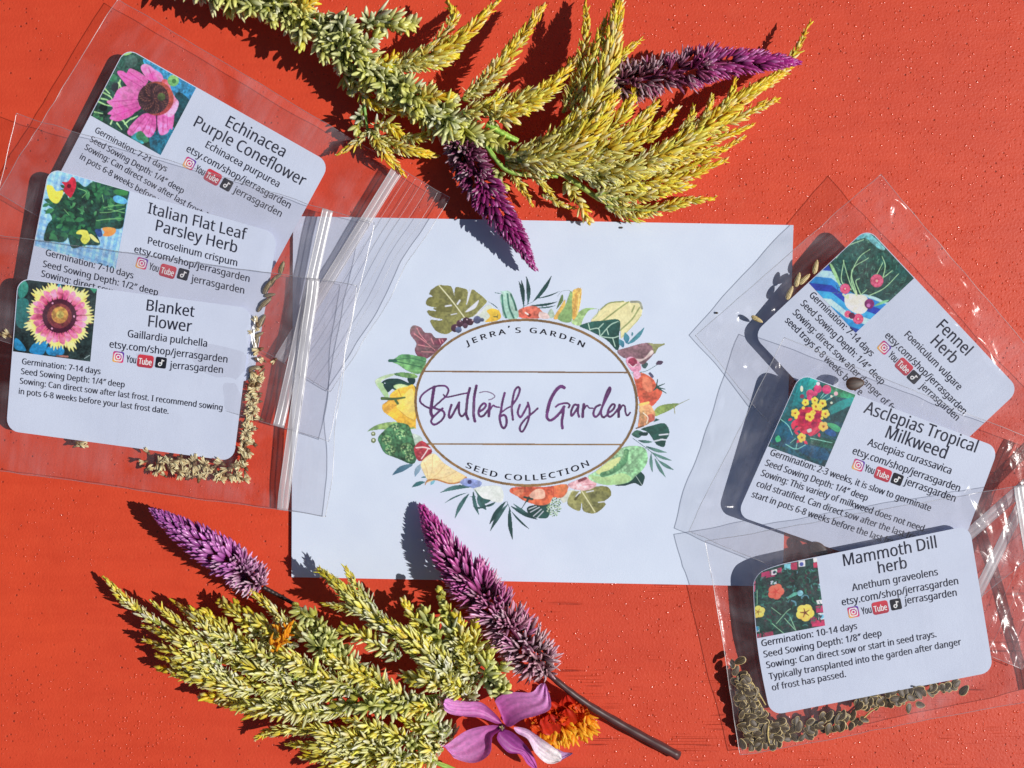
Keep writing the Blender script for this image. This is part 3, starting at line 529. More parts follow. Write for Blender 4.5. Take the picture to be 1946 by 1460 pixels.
z.poly([1000, 280, 1150, 300, 1330, 260, 1420, 320, 1300, 372, 1120, 372], (170, 202, 128), (140, 186, 116), .3)
for k in range(9): z.line([1350, 230, 1400 + k * 22, 270 - k * 34], 5, (100, 150, 104), .2)
z.poly([1070, 240, 1200, 140, 1310, 100, 1265, 195, 1170, 270, 1100, 272], (214, 220, 138), (190, 206, 120), .2)
z.line([1370, 40, 1345, 150, 1235, 240, 1130, 275], 50, (62, 120, 76), .5)
for t in np.linspace(0, 1, 9): z.disc(1365 - 40 * t - 140 * t * t, 50 + 205 * t, 17, (116, 176, 112), (60, 120, 76), .3)
z = art.view(1150, 640, 4.561)
z.line([240, 880, 400, 1000, 470, 1080], 7, TEAL)
for a in ((285, 900, 415, 912, 30, DTEAL), (350, 948, 540, 1005, 32, DTEAL), (400, 1000, 588, 1076, 28, TEAL), (400, 1010, 412, 1178, 30, TEAL), (430, 1050, 528, 1222, 32, TEAL), (460, 1070, 598, 1156, 32, TEAL)): z.leaf(*a, (74, 124, 112), .08)
z.poly([230, 850, 270, 810, 330, 830, 290, 880], (50, 106, 84), DTEAL, .4)
z.poly([310, 800, 420, 765, 510, 748, 552, 795, 556, 850, 530, 900, 512, 958, 450, 940, 420, 900, 370, 830], (24, 78, 68), (16, 60, 54), .5)
for a in ([470, 852, 545, 845], [480, 892, 530, 895], [430, 905, 500, 890]): z.line(a, 12, (206, 210, 226), 0)
z.poly([415, 745, 440, 705, 478, 722], (30, 74, 72), n=.3).poly([300, 830, 370, 830, 360, 860, 300, 855], DK, n=.2)
z.poly([425, 645, 470, 600, 560, 580, 642, 582, 560, 640, 470, 680, 435, 690], (150, 176, 72), (84, 112, 56), .5, 0).line([630, 590, 735, 540], 10, (120, 130, 76), taper=.5).line([600, 600, 605, 672], 12, (150, 150, 80), taper=.6)
z.poly([250, 330, 330, 315, 420, 370, 450, 430, 495, 472, 480, 525, 440, 575, 400, 605, 310, 590, 270, 440], (220, 84, 50), (202, 62, 42), .6).poly([330, 350, 400, 380, 400, 480, 330, 450], (230, 110, 74), n=.4)
for a in ([450, 435, 515, 408], [450, 440, 530, 490], [445, 440, 455, 370], [445, 440, 420, 465], [450, 440, 520, 455]): z.line(a, 16, (24, 66, 60), .3, taper=.5)
z.line([390, 320, 410, 345], 26, (66, 66, 100))
z.line([230, 315, 350, 300, 450, 245], 7, TEAL).poly([440, 240, 460, 208, 505, 215, 485, 245], (66, 46, 76), n=.3).poly([315, 250, 350, 220, 375, 240, 345, 280], (50, 84, 88), n=.5)
z.poly([105, 125, 200, 90, 330, 55, 420, 60, 450, 100, 430, 140, 380, 200, 320, 242, 260, 200, 160, 185], (136, 94, 104), (110, 70, 84), .6).poly([240, 188, 330, 190, 400, 118, 412, 150, 300, 218], (226, 208, 202), (190, 150, 150), .2)
z.poly([370, 55, 430, 60, 515, 62, 462, 100, 430, 150, 405, 85], (146, 146, 92), (110, 116, 62), .4).line([450, 90, 510, 65], 18, (128, 134, 78))
z.poly([180, 200, 230, 175, 300, 230, 310, 290, 250, 310, 200, 260], (228, 150, 178), (206, 110, 150), .5).disc(238, 222, 40, (170, 42, 74), (120, 24, 56), .6).line([205, 235, 240, 262, 270, 240], 8, (240, 210, 218), 0)
z.poly([240, 320, 290, 300, 310, 340, 270, 370], (226, 150, 182), n=.4)
z.poly([300, 600, 350, 580, 400, 600, 432, 660, 430, 700, 400, 740, 350, 772, 285, 790, 295, 690], (238, 174, 104), (222, 116, 78), .6).disc(395, 705, 36, (206, 92, 66), (160, 60, 50), .5).line([330, 660, 370, 700, 360, 750], 9, (250, 220, 190), 0).line([300, 590, 375, 572], 22, (240, 196, 84))
z.line([270, 795, 330, 775], 14, (110, 70, 44))
z = art.view(930, 510, 6.277)
for a in ((410, 462, 350, 150, 44, DTEAL), (400, 430, 380, 135, 40, DTEAL), (460, 435, 440, 90, 52, TEAL), (520, 400, 745, 85, 52, DTEAL), (550, 362, 855, 265, 22, DTEAL), (490, 442, 825, 395, 34, DTEAL), (560, 470, 805, 440, 22, TEAL)): z.leaf(*a, DK, .1)
z.line([400, 465, 440, 440, 520, 400], 7, DTEAL)
z.poly([1210, 635, 1330, 490, 1430, 410, 1570, 395, 1720, 400, 1800, 420, 1828, 500, 1780, 620, 1640, 760, 1570, 840, 1550, 640, 1400, 640], (226, 212, 142), (216, 208, 146), .15, 30)
for a in ([1330, 490, 1430, 415, 1600, 395], [1350, 630, 1560, 470, 1660, 400], [1560, 740, 1700, 610, 1790, 470], [1700, 520, 1730, 450]): z.line(a, 17, (128, 140, 76), .3)
z.line([1250, 640, 1400, 500], 8, (200, 200, 140)).line([1690, 400, 1790, 405, 1822, 480], 28, (124, 128, 110), .4).line([1580, 820, 1700, 700, 1815, 560], 9, (176, 182, 112))
z.poly([980, 645, 1080, 510, 1180, 470, 1310, 490, 1200, 500, 1130, 590, 1080, 685], (128, 174, 92), (166, 200, 128), .4).line([1310, 490, 1280, 560, 1240, 600], 9, (130, 160, 120))
z.poly([985, 590, 985, 300, 1040, 240, 1100, 260, 1082, 450, 1030, 590], (238, 188, 78), (226, 160, 54), .6)
for k in range(5): z.line([1040 + k * 14, 270, 1050 + k * 16, 235 - (k % 2) * 20], 5, (206, 150, 70), 0)
for k in range(60): z.disc(1000 + (k * 37 % 75), 300 + k * 4.4, 6, ((250, 214, 120), (200, 130, 50))[k % 2], n=0)
z.poly([765, 595, 850, 450, 910, 370, 885, 520, 820, 605], (236, 186, 76), (226, 166, 60), .5)
z.poly([800, 480, 865, 312, 885, 380, 830, 460], (92, 124, 62), (60, 92, 50), .3).poly([815, 605, 900, 450, 965, 280, 990, 300, 985, 420, 975, 640], (136, 178, 98), (112, 156, 84), .35)
z.line([985, 300, 960, 268, 925, 262, 860, 280, 815, 335], 7, (96, 130, 110))
z.poly([690, 560, 740, 480, 780, 560, 740, 600], (160, 186, 160), n=.4)
z.poly([345, 505, 430, 460, 540, 450, 620, 500, 650, 590, 370, 590], (226, 100, 74), (214, 76, 56), .6).poly([600, 520, 690, 540, 715, 600, 600, 595], (232, 196, 190), n=.3).disc(475, 560, 22, (110, 30, 20)).line([430, 530, 460, 550], 20, (246, 214, 206), 0)
z.line([70, 292, 130, 302], 11, (40, 90, 90)).poly([125, 345, 180, 270, 250, 280, 310, 400, 345, 590, 180, 590, 150, 470], (164, 204, 186), (136, 186, 166), .3)
for a in ([150, 320, 165, 480, 200, 590], [215, 300, 238, 470, 290, 590], [255, 310, 300, 420, 320, 500]): z.line(a, 22, (44, 100, 84), .5)
z.line([140, 280, 245, 290], 20, (150, 190, 176), .5)
z.poly([1075, 690, 1200, 640, 1350, 625, 1548, 618, 1550, 800, 1552, 940, 1510, 975, 1400, 860, 1200, 750], (30, 88, 76), (12, 48, 44), .7, 60)
for a in ([1320, 815, 1440, 680, 1535, 635], [1320, 815, 1300, 720, 1200, 730], [1320, 815, 1470, 830, 1540, 810], [1470, 830, 1500, 930], [1300, 720, 1360, 660], [1400, 725, 1420, 790], [1180, 660, 1200, 740]): z.line(a, 11, (176, 214, 190), 0)
z.line([1530, 640, 1420, 740], 5, (20, 60, 52))
for a in ((1640, 900, 1618, 765, 74, (30, 100, 140)), (1645, 910, 1852, 702, 56, (36, 110, 124)), (1650, 895, 1772, 832, 34, (40, 120, 150)), (1600, 950, 1548, 845, 64, (28, 92, 130)), (1700, 815, 1705, 755, 26, (60, 130, 150))): z.leaf(*a, (54, 130, 148))
# oval field, gold ring and rules
th = np.linspace(0, 2 * np.pi, 60, endpoint=False)
def oval(rx, ry): return np.stack((1000 + rx * np.cos(th) + .0 * ry, 765.5 + ry * np.sin(th) + .012 * rx * np.cos(th)), 1)
z = art.view(0, 0, 1)
z.poly(oval(213, 160), (116, 82, 44), (132, 92, 46), .35, 90, False)
z.poly(oval(207.5, 154.5), (208, 212, 228), n=0, sm=False); z.poly(oval(207.5, 154.5), None, sm=False)
z.line([803, 706, 1196, 708.4], 3.4, (112, 78, 48), .3).line([812, 844, 1184, 845.2], 3.4, (128, 92, 52), .3)
INK = (80, 30, 90)
z = art.view(780, 720, 8.845); NX = 1946
for wd, p in ((50, [400, 140, 375, 300, 350, 480, 345, 570, 375, 640]), (32, [330, 500, 230, 450, 160, 370, 200, 270, 330, 170, 470, 120, 590, 125, 640, 190, 610, 280, 560, 330, 470, 410, 390, 480]),
              (36, [390, 490, 450, 510, 540, 540, 575, 600, 540, 680, 460, 750, 390, 770, 350, 720, 380, 650, 450, 580, 540, 500]), (28, [560, 270, 600, 310, 720, 290, 850, 260, 960, 240]),
              (38, [690, 440, 655, 560, 650, 640, 680, 650, 740, 550, 820, 400]), (36, [820, 400, 815, 520, 830, 600, 870, 630, 930, 570]), (42, [1000, 160, 965, 300, 945, 480, 940, 600, 970, 680]),
              (44, [1110, 120, 1075, 300, 1065, 500, 1065, 620, 1085, 715]), (37, [1170, 550, 1240, 500, 1270, 440, 1230, 415, 1170, 480, 1145, 570, 1170, 630, 1230, 620, 1310, 520]),
              (42, [1335, 420, 1325, 520, 1320, 630]), (28, [1330, 540, 1390, 450, 1430, 470, 1490, 480]), (38, [1585, 240, 1545, 400, 1520, 560, 1500, 650, 1530, 790, 1575, 830, 1615, 760, 1610, 650, 1570, 610, 1500, 640]),
              (28, [1540, 560, 1620, 500, 1700, 460]), (35, [1700, 460, 1790, 330, 1840, 190, 1810, 140, 1755, 200, 1720, 350, 1705, 500, 1725, 690]), (36, [1840, 440, 1805, 560, 1830, 630, 1870, 630, 1976, 440]),
              (34, [1976, 400, 2005, 520, 1995, 650, 1940, 800, 1880, 890, 1840, 850, 1860, 770, 1950, 660, 2050, 580, 2140, 500]),
              (54, [NX + 640, 150, NX + 580, 130, NX + 490, 210, NX + 400, 380, NX + 355, 560]), (44, [NX + 355, 560, NX + 350, 650, NX + 400, 700, NX + 480, 660, NX + 570, 570, NX + 640, 470]), (34, [NX + 500, 470, NX + 560, 430, NX + 680, 410, NX + 730, 440, NX + 715, 485]), (44, [NX + 630, 480, NX + 620, 600, NX + 600, 720, NX + 610, 830]),
              (36, [NX + 880, 450, NX + 810, 440, NX + 760, 540, NX + 760, 620, NX + 800, 590, NX + 870, 480]), (36, [NX + 880, 440, NX + 870, 560, NX + 890, 640]), (44, [NX + 970, 430, NX + 955, 550, NX + 950, 640]), (26, [NX + 970, 520, NX + 1020, 450, NX + 1060, 490, NX + 1120, 495]),
              (36, [NX + 1240, 440, NX + 1170, 480, NX + 1130, 580, NX + 1160, 640, NX + 1220, 600, NX + 1280, 470, NX + 1340, 270, NX + 1400, 150, NX + 1412, 200, NX + 1350, 330, NX + 1270, 500, NX + 1260, 590, NX + 1300, 650, NX + 1370, 600]),
              (36, [NX + 1390, 570, NX + 1460, 520, NX + 1490, 450, NX + 1450, 430, NX + 1390, 510, NX + 1370, 600, NX + 1410, 640, NX + 1480, 590, NX + 1550, 500]), (42, [NX + 1570, 440, NX + 1555, 540, NX + 1555, 640]), (30, [NX + 1565, 540, NX + 1620, 450, NX + 1660, 470, NX + 1670, 560, NX + 1700, 620, NX + 1750, 570])):
    z.line(p, wd * 1.14, INK, .5)
z.line([1160, 235, 1260, 215, 1360, 240, 1420, 290, 1380, 335, 1320, 355], 24, (104, 78, 116), .3, op=.85)
for p in ([950, 380, 945, 560], [1070, 380, 1066, 600], [1700, 430, 1690, 560]): z.line(p, 10, (150, 130, 160), .4, op=.6)
def env_pt(x, y, dz): 
    uv = env.inv(np.stack((np.ravel(x), np.ravel(y)), 1)); return env.pt(uv[:, 0], uv[:, 1], dz)
_g = art.c.mean(2, keepdims=True); art.c[:] = np.clip((art.c * .84 + _g * .16) * .9 + 25, 0, 255)   # soft watercolour inks
art.mesh('printed_artwork', PRINT, env_pt, 5e-5, env_o)
def arc_text(t, x0, x1, f, cap):           # capitals set along the curve y = f(x)
    xs = np.linspace(x0, x1, 200); ys = f(xs); L = np.concatenate(([0], np.cumsum(np.hypot(np.diff(xs), np.diff(ys)))))
    WIDE = min((L[-1] - 1.4 * (len(t) - 1)) / (adv(t) * cap / .714), 1.5); size = cap / .714 * WIDE; out = []; gap = (L[-1] - adv(t) * size) / (len(t) - 1); s0 = 0
    for ch in t:
        a = GLY[ch][0] * size; m = s0 + a / 2; x = np.interp(m, L, xs); y = np.interp(m, L, ys)
        x2 = np.interp(min(m + 3, L[-1]), L, xs); x3 = np.interp(max(m - 3, 0), L, xs); d = np.array((x2 - x3, f(x2) - f(x3))); d /= np.linalg.norm(d)
        out += line_contours(ch, np.array((x, y)) - d * a / 2, d, size, 1.0, 1.0 / WIDE); s0 += a + gap
    return out
def flat_text(name, contours, col, pt, dz, parent, offset=0.0):
    V, F = fill(contours); V3 = pt(V[:, 0], V[:, 1], dz)
    if offset:                               # two printings a hair apart give the bolder stroke
        k = len(V); F = F + [tuple(i + k for i in f) for f in F]
        V3 = np.vstack((pt(V[:, 0] - offset, V[:, 1], dz), pt(V[:, 0] + offset, V[:, 1] + offset * .6, dz + 4e-6)))
    p = V3[list(F[0])]                       # keep the face towards the lens
    if np.cross(p[1] - p[0], p[2] - p[0])[2] < 0: F = [f[::-1] for f in F]
    return mesh_obj(name, V3, F, PRINT, parent, np.broadcast_to(lin(col), (len(V3), 3)), False)
par = lambda ax, ay, bx, by, cx, cyy: (lambda x, q=np.polyfit((ax, bx, cx), (ay, by, cyy), 2): np.polyval(q, x))
flat_text('lettering', arc_text('JERRA\u2019S GARDEN', 889, 1110, par(889, 657.5, 1000, 632.5, 1106, 659.5), 15), (30, 28, 38), env_pt, 9e-5, env_o, .4)
flat_text('lettering', arc_text('SEED COLLECTION', 884, 1122, par(887, 889, 1002, 913.5, 1117, 886), 16), (30, 28, 38), env_pt, 9e-5, env_o, .4)

# ---------------------------------------------------------------- six clear zip bags, mouth at the right-hand end
def sines(seed, n=14, lo=.01, hi=.06, aniso=1.0):
    r = np.random.default_rng(seed); k = r.uniform(lo, hi, n) * np.exp(1j * r.uniform(0, 2 * np.pi, n)); ph = r.uniform(0, 6.28, n)
    am = lo / np.abs(k)
    return lambda x, y: sum(a * np.sin(kk.real * x * aniso + kk.imag * y + p) for a, kk, p in zip(am, k, ph)) / np.sqrt(n) * 2
class Bag(Quad):
    def __init__(s, c, z, puff, seed, creases=()):
        super().__init__(c, z, 1, 1); s.puff = puff; s.creases = creases; s.f = sines(seed); s.e = sines(seed + 50, 10, .02, .15); s.g = sines(seed + 90, 16, .04, .16, .35)
    def sheet(s, a, b, side):
        p, z = s.px(a, b)
        body = np.clip((.84 - a) * 9, 0, 1)
        pr = (1 - (2 * np.clip(a / .86, 0, 1) - 1) ** 6) ** .6 * (1 - np.abs(2 * b - 1) ** 4) ** .7
        edge = np.minimum(np.minimum(a, 1 - a), np.minimum(b, 1 - b))
        wr = s.f(p[..., 0], p[..., 1]) * .22 + s.g(p[..., 0], p[..., 1]) * .14
        lift = s.e(p[..., 0] * .5, p[..., 1] * .5) * .5
        q = np.stack((s.e(p[..., 1], p[..., 0]), s.e(p[..., 0], p[..., 1])), -1) * 1.8 * np.clip(1 - edge * 14, 0, 1)[..., None]
        q = q + (s.e(p[..., 0] * .35, p[..., 1] * .35) * 5.0 * np.clip((a - .86) * 8, 0, 1))[..., None] * ((s.c[1] - s.c[0]) / np.linalg.norm(s.c[1] - s.c[0]))
        z = z + (side * (s.puff * pr * body + .06) + wr * np.clip(pr + .1, 0, 1) + lift * np.clip(1 - edge * 8, 0, 1)) / 1000
        if side > 0:                        # creases and dimples of the stiff film, photo pixels and mm
            for x0, y0, x1, y1, h, w_ in s.creases:
                d = np.array((x1 - x0, y1 - y0), float); L = np.linalg.norm(d) + 1e-9; d /= L
                u = (p[..., 0] - x0) * d[0] + (p[..., 1] - y0) * d[1]; v = -(p[..., 0] - x0) * d[1] + (p[..., 1] - y0) * d[0] + 5 * np.sin(u * .06 + x0)
                uu = np.maximum(np.maximum(-u, u - L), 0)
                z = z + h * np.exp(-(v / w_) ** 2 - (uu / (w_ * 1.6)) ** 2) * (.7 + .3 * np.sin(u * .11)) / 1000
        return p + q, np.maximum(z, .0016 if side < 0 else .0019)
    def pos(s, a, b, side):
        p, z = s.sheet(np.asarray(a, float), np.asarray(b, float), side); return atv(p[..., 0], p[..., 1], z)
    def make(s, label, zs, ribs, haze, streak=0.0):
        root = thing('zip_bag', at(*s.px(.5, .5)[0], .0), label, 'zip bag', 'clear zip bags around the envelope')
        d = s.c[1] - s.c[0]; ang = math.atan2(-d[1], d[0])
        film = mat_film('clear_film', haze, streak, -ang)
        na, nb = 220, 140; aa, bb = np.meshgrid(np.linspace(0, 1, na), np.linspace(0, 1, nb))
        ix = np.arange(na * nb).reshape(nb, na)
        F = np.stack((ix[:-1, :-1].ravel(), ix[1:, :-1].ravel(), ix[1:, 1:].ravel(), ix[:-1, 1:].ravel()), 1)
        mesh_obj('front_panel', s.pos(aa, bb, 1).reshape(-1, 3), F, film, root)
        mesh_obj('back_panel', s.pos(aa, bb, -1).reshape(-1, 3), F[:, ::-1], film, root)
        n = 90; t = np.linspace(0, 1, n)
        for a, b in ((t, 0 * t), (t, 0 * t + 1), (0 * t, t), (0 * t + 1, t)):
            P = (s.pos(a, b, 1) + s.pos(a, b, -1)) / 2
            V, F2 = tube(P, .00011, 6); mesh_obj('seam', V, F2, EDGE, root)
        V0, F0 = [], []; k = 0
        for off, r in ((-.006, .00085), (.006, .00085), (-.0135, .00016), (.0145, .00016)):
            P = s.pos(0 * t + zs + off, t, 1) + (0, 0, .0001); V, F2 = tube(P, r, 12); V[:, 2] = P.repeat(12, 0)[:, 2] + (V[:, 2] - P.repeat(12, 0)[:, 2]) * (.3 if r > .0005 else 1); V0.append(V); F0 += [tuple(i + k for i in f) for f in F2]; k += len(V)
        mesh_obj('zip_closure', np.vstack(V0), F0, ZIP, root)
        if ribs:
            V0, F0 = [], []; k = 0
            for off in ribs:
                P = s.pos(0 * t + off, t, 1) + (0, 0, .00005); V, F2 = tube(P, .00006, 6); V0.append(V); F0 += [tuple(i + k for i in f) for f in F2]; k += len(V)
            mesh_obj('grip_ridges', np.vstack(V0), F0, EDGE, root)
        return root
EDGE = mat_bead('film_edge', .22, .12, .88); ZIP = mat_bead('zip_plastic', .1, .4, .97)
BE = Bag([(224, -2), (856, 376), (628, 744), (-4, 366)], [6, 3.6, 2.6, 4.6], 1.3, 1, [(345, 88, 420, 130, .5, 6), (262, 60, 200, 150, .4, 8), (560, 250, 640, 300, .5, 7)])
BP = Bag([(32, 216), (715, 426), (622, 838), (-62, 628)], [9.2, 5.6, 4.2, 5.8], 1.0, 2, [(90, 236, 130, 244, .5, 6), (560, 760, 612, 600, .5, 6), (640, 620, 690, 440, .5, 8)])
BB = Bag([(-32, 443), (678, 543), (617, 981), (-93, 880)], [10, 7, 2.9, 3.4], 1.0, 3, [(482, 690, 478, 630, .7, 7), (472, 590, 480, 650, .5, 7), (645, 815, 643, 800, .9, 7), (590, 640, 560, 880, .4, 6)])
BF = Bag([(1672, 331), (2151, 891), (1800, 1198), (1321, 638)], [11.5, 7, 4, 2.4], 1.3, 4, [(1690, 372, 1712, 392, .9, 7), (1700, 380, 1690, 420, .6, 6), (1740, 430, 1850, 570, .8, 9), (1790, 575, 1830, 590, 1.0, 14), (1800, 600, 1870, 660, .8, 9), (1412, 688, 1413, 696, 1.1, 9), (1466, 690, 1468, 700, 1.3, 10), (1390, 590, 1396, 612, .8, 5), (1410, 585, 1360, 635, .5, 5), (1450, 600, 1462, 590, .9, 7), (1840, 620, 1900, 700, .7, 10)])
BM = Bag([(1490, 642), (2121, 900), (1939, 1270), (1308, 1010)], [11.5, 7.5, 2.8, 4.8], 1.2, 5, [(1362, 952, 1380, 965, 1.2, 11), (1895, 860, 1900, 850, 1.0, 7), (1920, 870, 1946, 950, .7, 9), (1880, 1170, 1890, 1240, .9, 8), (1900, 1180, 1908, 1255, .9, 8), (1922, 1200, 1925, 1265, .9, 7), (1440, 760, 1405, 850, .5, 6), (1830, 930, 1826, 936, 1.0, 7), (1510, 905, 1600, 700, .35, 8)])
BD = Bag([(1342, 1030), (2057, 900), (2122, 1300), (1407, 1436)], [8.6, 11, 5.6, 2.8], 1.2, 6, [(1834, 932, 1850, 990, .9, 10), (1860, 1000, 1880, 1080, .9, 12), (1896, 960, 1905, 1060, .8, 9), (1925, 1080, 1930, 1180, .9, 8), (1896, 1140, 1905, 1230, .8, 8), (1330, 1090, 1480, 1050, .4, 7), (1500, 1010, 1400, 1040, .5, 6), (1830, 930, 1836, 936, 1.1, 7)])
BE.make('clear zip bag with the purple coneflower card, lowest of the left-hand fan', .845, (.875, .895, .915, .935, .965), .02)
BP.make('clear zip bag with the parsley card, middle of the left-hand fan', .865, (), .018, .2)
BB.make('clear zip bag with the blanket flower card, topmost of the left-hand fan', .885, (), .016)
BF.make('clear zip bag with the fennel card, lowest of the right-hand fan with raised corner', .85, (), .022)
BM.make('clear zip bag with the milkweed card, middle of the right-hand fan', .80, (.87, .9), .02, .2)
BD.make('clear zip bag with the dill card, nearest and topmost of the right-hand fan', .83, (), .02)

# ---------------------------------------------------------------- the printed seed cards inside the bags
CW, CH, CR = 450, 290, 24
def card(bag, corners, label, bend=None, lift=0.0):
    q = Quad(corners, [bag.zat(x, y) * 1000 + lift for x, y in corners], CW, CH); q.bend = bend
    q.o = q.slab('seed_card', CARD, .00025, CR); tag(q.o, label, 'seed card', 'printed seed cards in the bags')
    return q
def corner_keep(u, v): return ~((u < CR) & (v < CR) & ((u - CR) ** 2 + (v - CR) ** 2 > (CR - 1) ** 2)) & (u > .6) & (v > .6)

def photo(q, w, h, view, bg, bg2, rough=1.0):          # canvas over the picture corner of a card
    c = Canvas(int(w * 1.05), int(h * 1.05), (0, 0), 1.05)
    c.a[:] = 1; c.c[:] = 0; c.view(0, 0, 1); c.poly([-5, -5, w + 5, -5, w + 5, h + 5, -5, h + 5], bg, bg2, rough, 30, False)
    c.soft = .6
    return c.view(view[0], view[1], view[2], q.inv)
def done(q, c):
    c.c[:] = np.clip(c.c * 1.04 + 4, 0, 255); c.mesh('picture', PRINT, lambda u, v, dz: q.pt(u, v, dz), 4e-5, q.o, corner_keep)

INKT = (24, 28, 48)
def logos(q, ig, tube_c, tik, d):           # three little app badges on one strip
    d = np.array(d, float); d /= np.linalg.norm(d); n = np.array((-d[1], d[0]))
    acc = Acc()
    def patch(c, hw, hh, r, colf, dz, m=24):
        pts = []
        for cx, cyy, a0 in ((hw - r, hh - r, 0), (-hw + r, hh - r, 90), (-hw + r, -hh + r, 180), (hw - r, -hh + r, 270)):
            for a in np.linspace(a0, a0 + 90, 6): pts.append((cx + r * math.cos(R(a)), cyy + r * math.sin(R(a))))
        pts = np.array(pts); xy = np.vstack(((0, 0), pts)); P = c + xy[:, :1] * d + xy[:, 1:] * n
        uv = q.inv(P); V = q.pt(uv[:, 0], uv[:, 1], dz); k = len(pts)
        acc.add(V, [(0, 1 + (i + 1) % k, 1 + i) for i in range(k)], np.array([lin(colf(x / hw, y / hh)) for x, y in xy]))
    def ring(c, r0, r1, col, dz, sq=0):
        t = np.linspace(0, 2 * np.pi, 24, endpoint=False); e = np.stack((np.cos(t), np.sin(t)), 1)
        if sq: e = np.sign(e) * np.abs(e) ** .5
        P = np.vstack((e * r0, e * r1)); P = np.array(c) + P[:, :1] * d + P[:, 1:] * n; uv = q.inv(P); k = 24
        acc.add(q.pt(uv[:, 0], uv[:, 1], dz), [(i, (i + 1) % k, k + (i + 1) % k, k + i) for i in range(k)], lin(col))
    def grad(x, y):
        t = np.clip((y * .6 - x * .5 + 1) / 2, 0, 1)
        a, b, c_ = np.array((60, 60, 170.)), np.array((205, 50, 120.)), np.array((245, 190, 90.))
        return a + (b - a) * min(t * 2, 1) if t < .5 else b + (c_ - b) * (t * 2 - 1)
    ig, tube_c, tik = (np.array(x, float) for x in (ig, tube_c, tik))
    patch(ig, 10.5, 10.5, 3.5, grad, 5e-5)
    ring(ig, 6.3, 8.2, (240, 232, 240), 7e-5, 1); ring(ig, 2.4, 4.4, (240, 232, 240), 7e-5); patch(ig + 4.6 * d - 4.6 * n, 1, 1, .9, lambda x, y: (240, 232, 240), 8e-5)
    patch(tube_c, 15.5, 12, 5, lambda x, y: (186 - 18 * y, 56, 72), 5e-5)
    patch(tik, 10.5, 10.5, 3, lambda x, y: (20, 22, 34), 5e-5)
    ring(tik + (-1.6) * d + 3 * n, 1.7, 3.7, (236, 240, 244), 7e-5)
    patch(tik + 1.5 * d - 1.2 * n, 1.0, 5.0, .5, lambda x, y: (236, 240, 244), 8e-5); patch(tik + 3.3 * d - 4.2 * n, 2.4, 1.1, .8, lambda x, y: (236, 240, 244), 9e-5)
    patch(tik + 1.5 * d + .8 * n, .5, 4, .3, lambda x, y: (120, 220, 225), 7.5e-5)
    acc.build('app_badges', PRINT, q.o, False)
    out = line_contours('Tube', tube_c - 12.6 * d + 6.6 * n, d, 1, 1, 1)
    sz = 25.2 / adv('Tube'); P0 = tube_c - 12.6 * d + 6.4 * n
    tb = [np.vstack([q.inv(c_)]) for c_ in line_contours('Tube', P0, d, sz, 1, 1.5)]
    flat_text('badge_lettering', tb, (238, 232, 238), q.pt, 8e-5, q.o, .35)
    sz2 = 19.5 / adv('You'); P1 = tube_c - 36.2 * d + 6.4 * n
    return [q.inv(c_) for c_ in line_contours('You', P1, d, sz2, 1, 1.75)]

def write(q, lines, extra):
    out = list(extra); size = None
    for L in lines:
        t, x0, y0 = L[0], L[1], L[2]; p0 = q.inv((x0, y0))[0]
        if len(L) == 5:
            p1 = q.inv((L[3], L[4]))[0]; d = p1 - p0; ln = np.linalg.norm(d); d /= ln; size = ln / adv(t)
        out += line_contours(t, p0, d, size, 1, 1.1)  # a line without its own end follows the one above
    flat_text('lettering', out, INKT, q.pt, 6e-5, q.o, .32)

SHOP = 'etsy.com/shop/jerrasgarden'; JG = 'jerrasgarden'
# -- purple coneflower
q = card(BE, [(239, 89.5), (627.5, 310), (489.5, 565), (105, 346.5)], 'white seed card with a pink coneflower photo, tilted most in the left-hand fan')
c = photo(q, 157, 147, (165, 85, 6.636), (40, 78, 66), (22, 52, 44))
c.poly([760, 190, 1400, 560, 1300, 760, 1100, 700, 900, 400, 760, 300], (60, 150, 190), (40, 110, 150), 1.2, 40).poly([1150, 600, 1300, 740, 1150, 980, 1050, 800], (20, 62, 70), n=1).poly([800, 1150, 1100, 1050, 1000, 1420, 850, 1400], (30, 120, 150), (20, 80, 100), 1.2)
c.poly([600, 1100, 760, 1150, 700, 1250, 560, 1180], (50, 140, 150), n=1).poly([450, 130, 560, 70, 600, 80, 520, 130], (150, 200, 120)).disc(560, 210, 80, (74, 110, 98), (50, 84, 76), .8).disc(370, 540, 60, (30, 40, 44)).disc(210, 790, 50, (14, 24, 26))
for p in ([200, 600, 300, 660, 330, 720], [230, 560, 290, 620], [400, 480, 430, 560, 350, 640], [150, 720, 240, 760, 340, 780], [100, 850, 200, 870], [300, 1000, 340, 940, 460, 960], [380, 990, 440, 1070], [460, 960, 520, 1050], [560, 940, 640, 900], [480, 1000, 560, 930], [180, 680, 260, 700, 330, 760], [420, 450, 400, 560]): c.line(p, 22, (160, 208, 140), .5, taper=.5)
for x, y, r in ((120, 900, 40), (180, 940, 30), (330, 420, 50), (680, 1150, 60), (740, 1200, 40)): c.disc(x, y, r, (70, 140, 90), (40, 100, 70), .8)
PK, PK2 = (196, 72, 150), (226, 130, 190)
c.poly([385, 360, 400, 330, 460, 335, 500, 360, 530, 310, 570, 305, 680, 360, 770, 440, 750, 500, 660, 600, 560, 575, 450, 450], PK2, PK, .4, 30)
c.poly([250, 720, 330, 680, 400, 560, 560, 525, 690, 640, 690, 790, 600, 860, 560, 900, 400, 965, 290, 935, 310, 890, 260, 870, 330, 800], PK2, PK, .45, 0)
c.poly([680, 300, 720, 245, 790, 260, 850, 310, 940, 370, 960, 450, 860, 480, 760, 430], (232, 170, 212), PK, .4, 60)
c.poly([510, 1110, 560, 1010, 700, 880, 800, 870, 880, 900, 875, 1050, 820, 1155, 760, 1165, 690, 1090, 620, 1110, 560, 1150], PK, PK2, .45, 100)
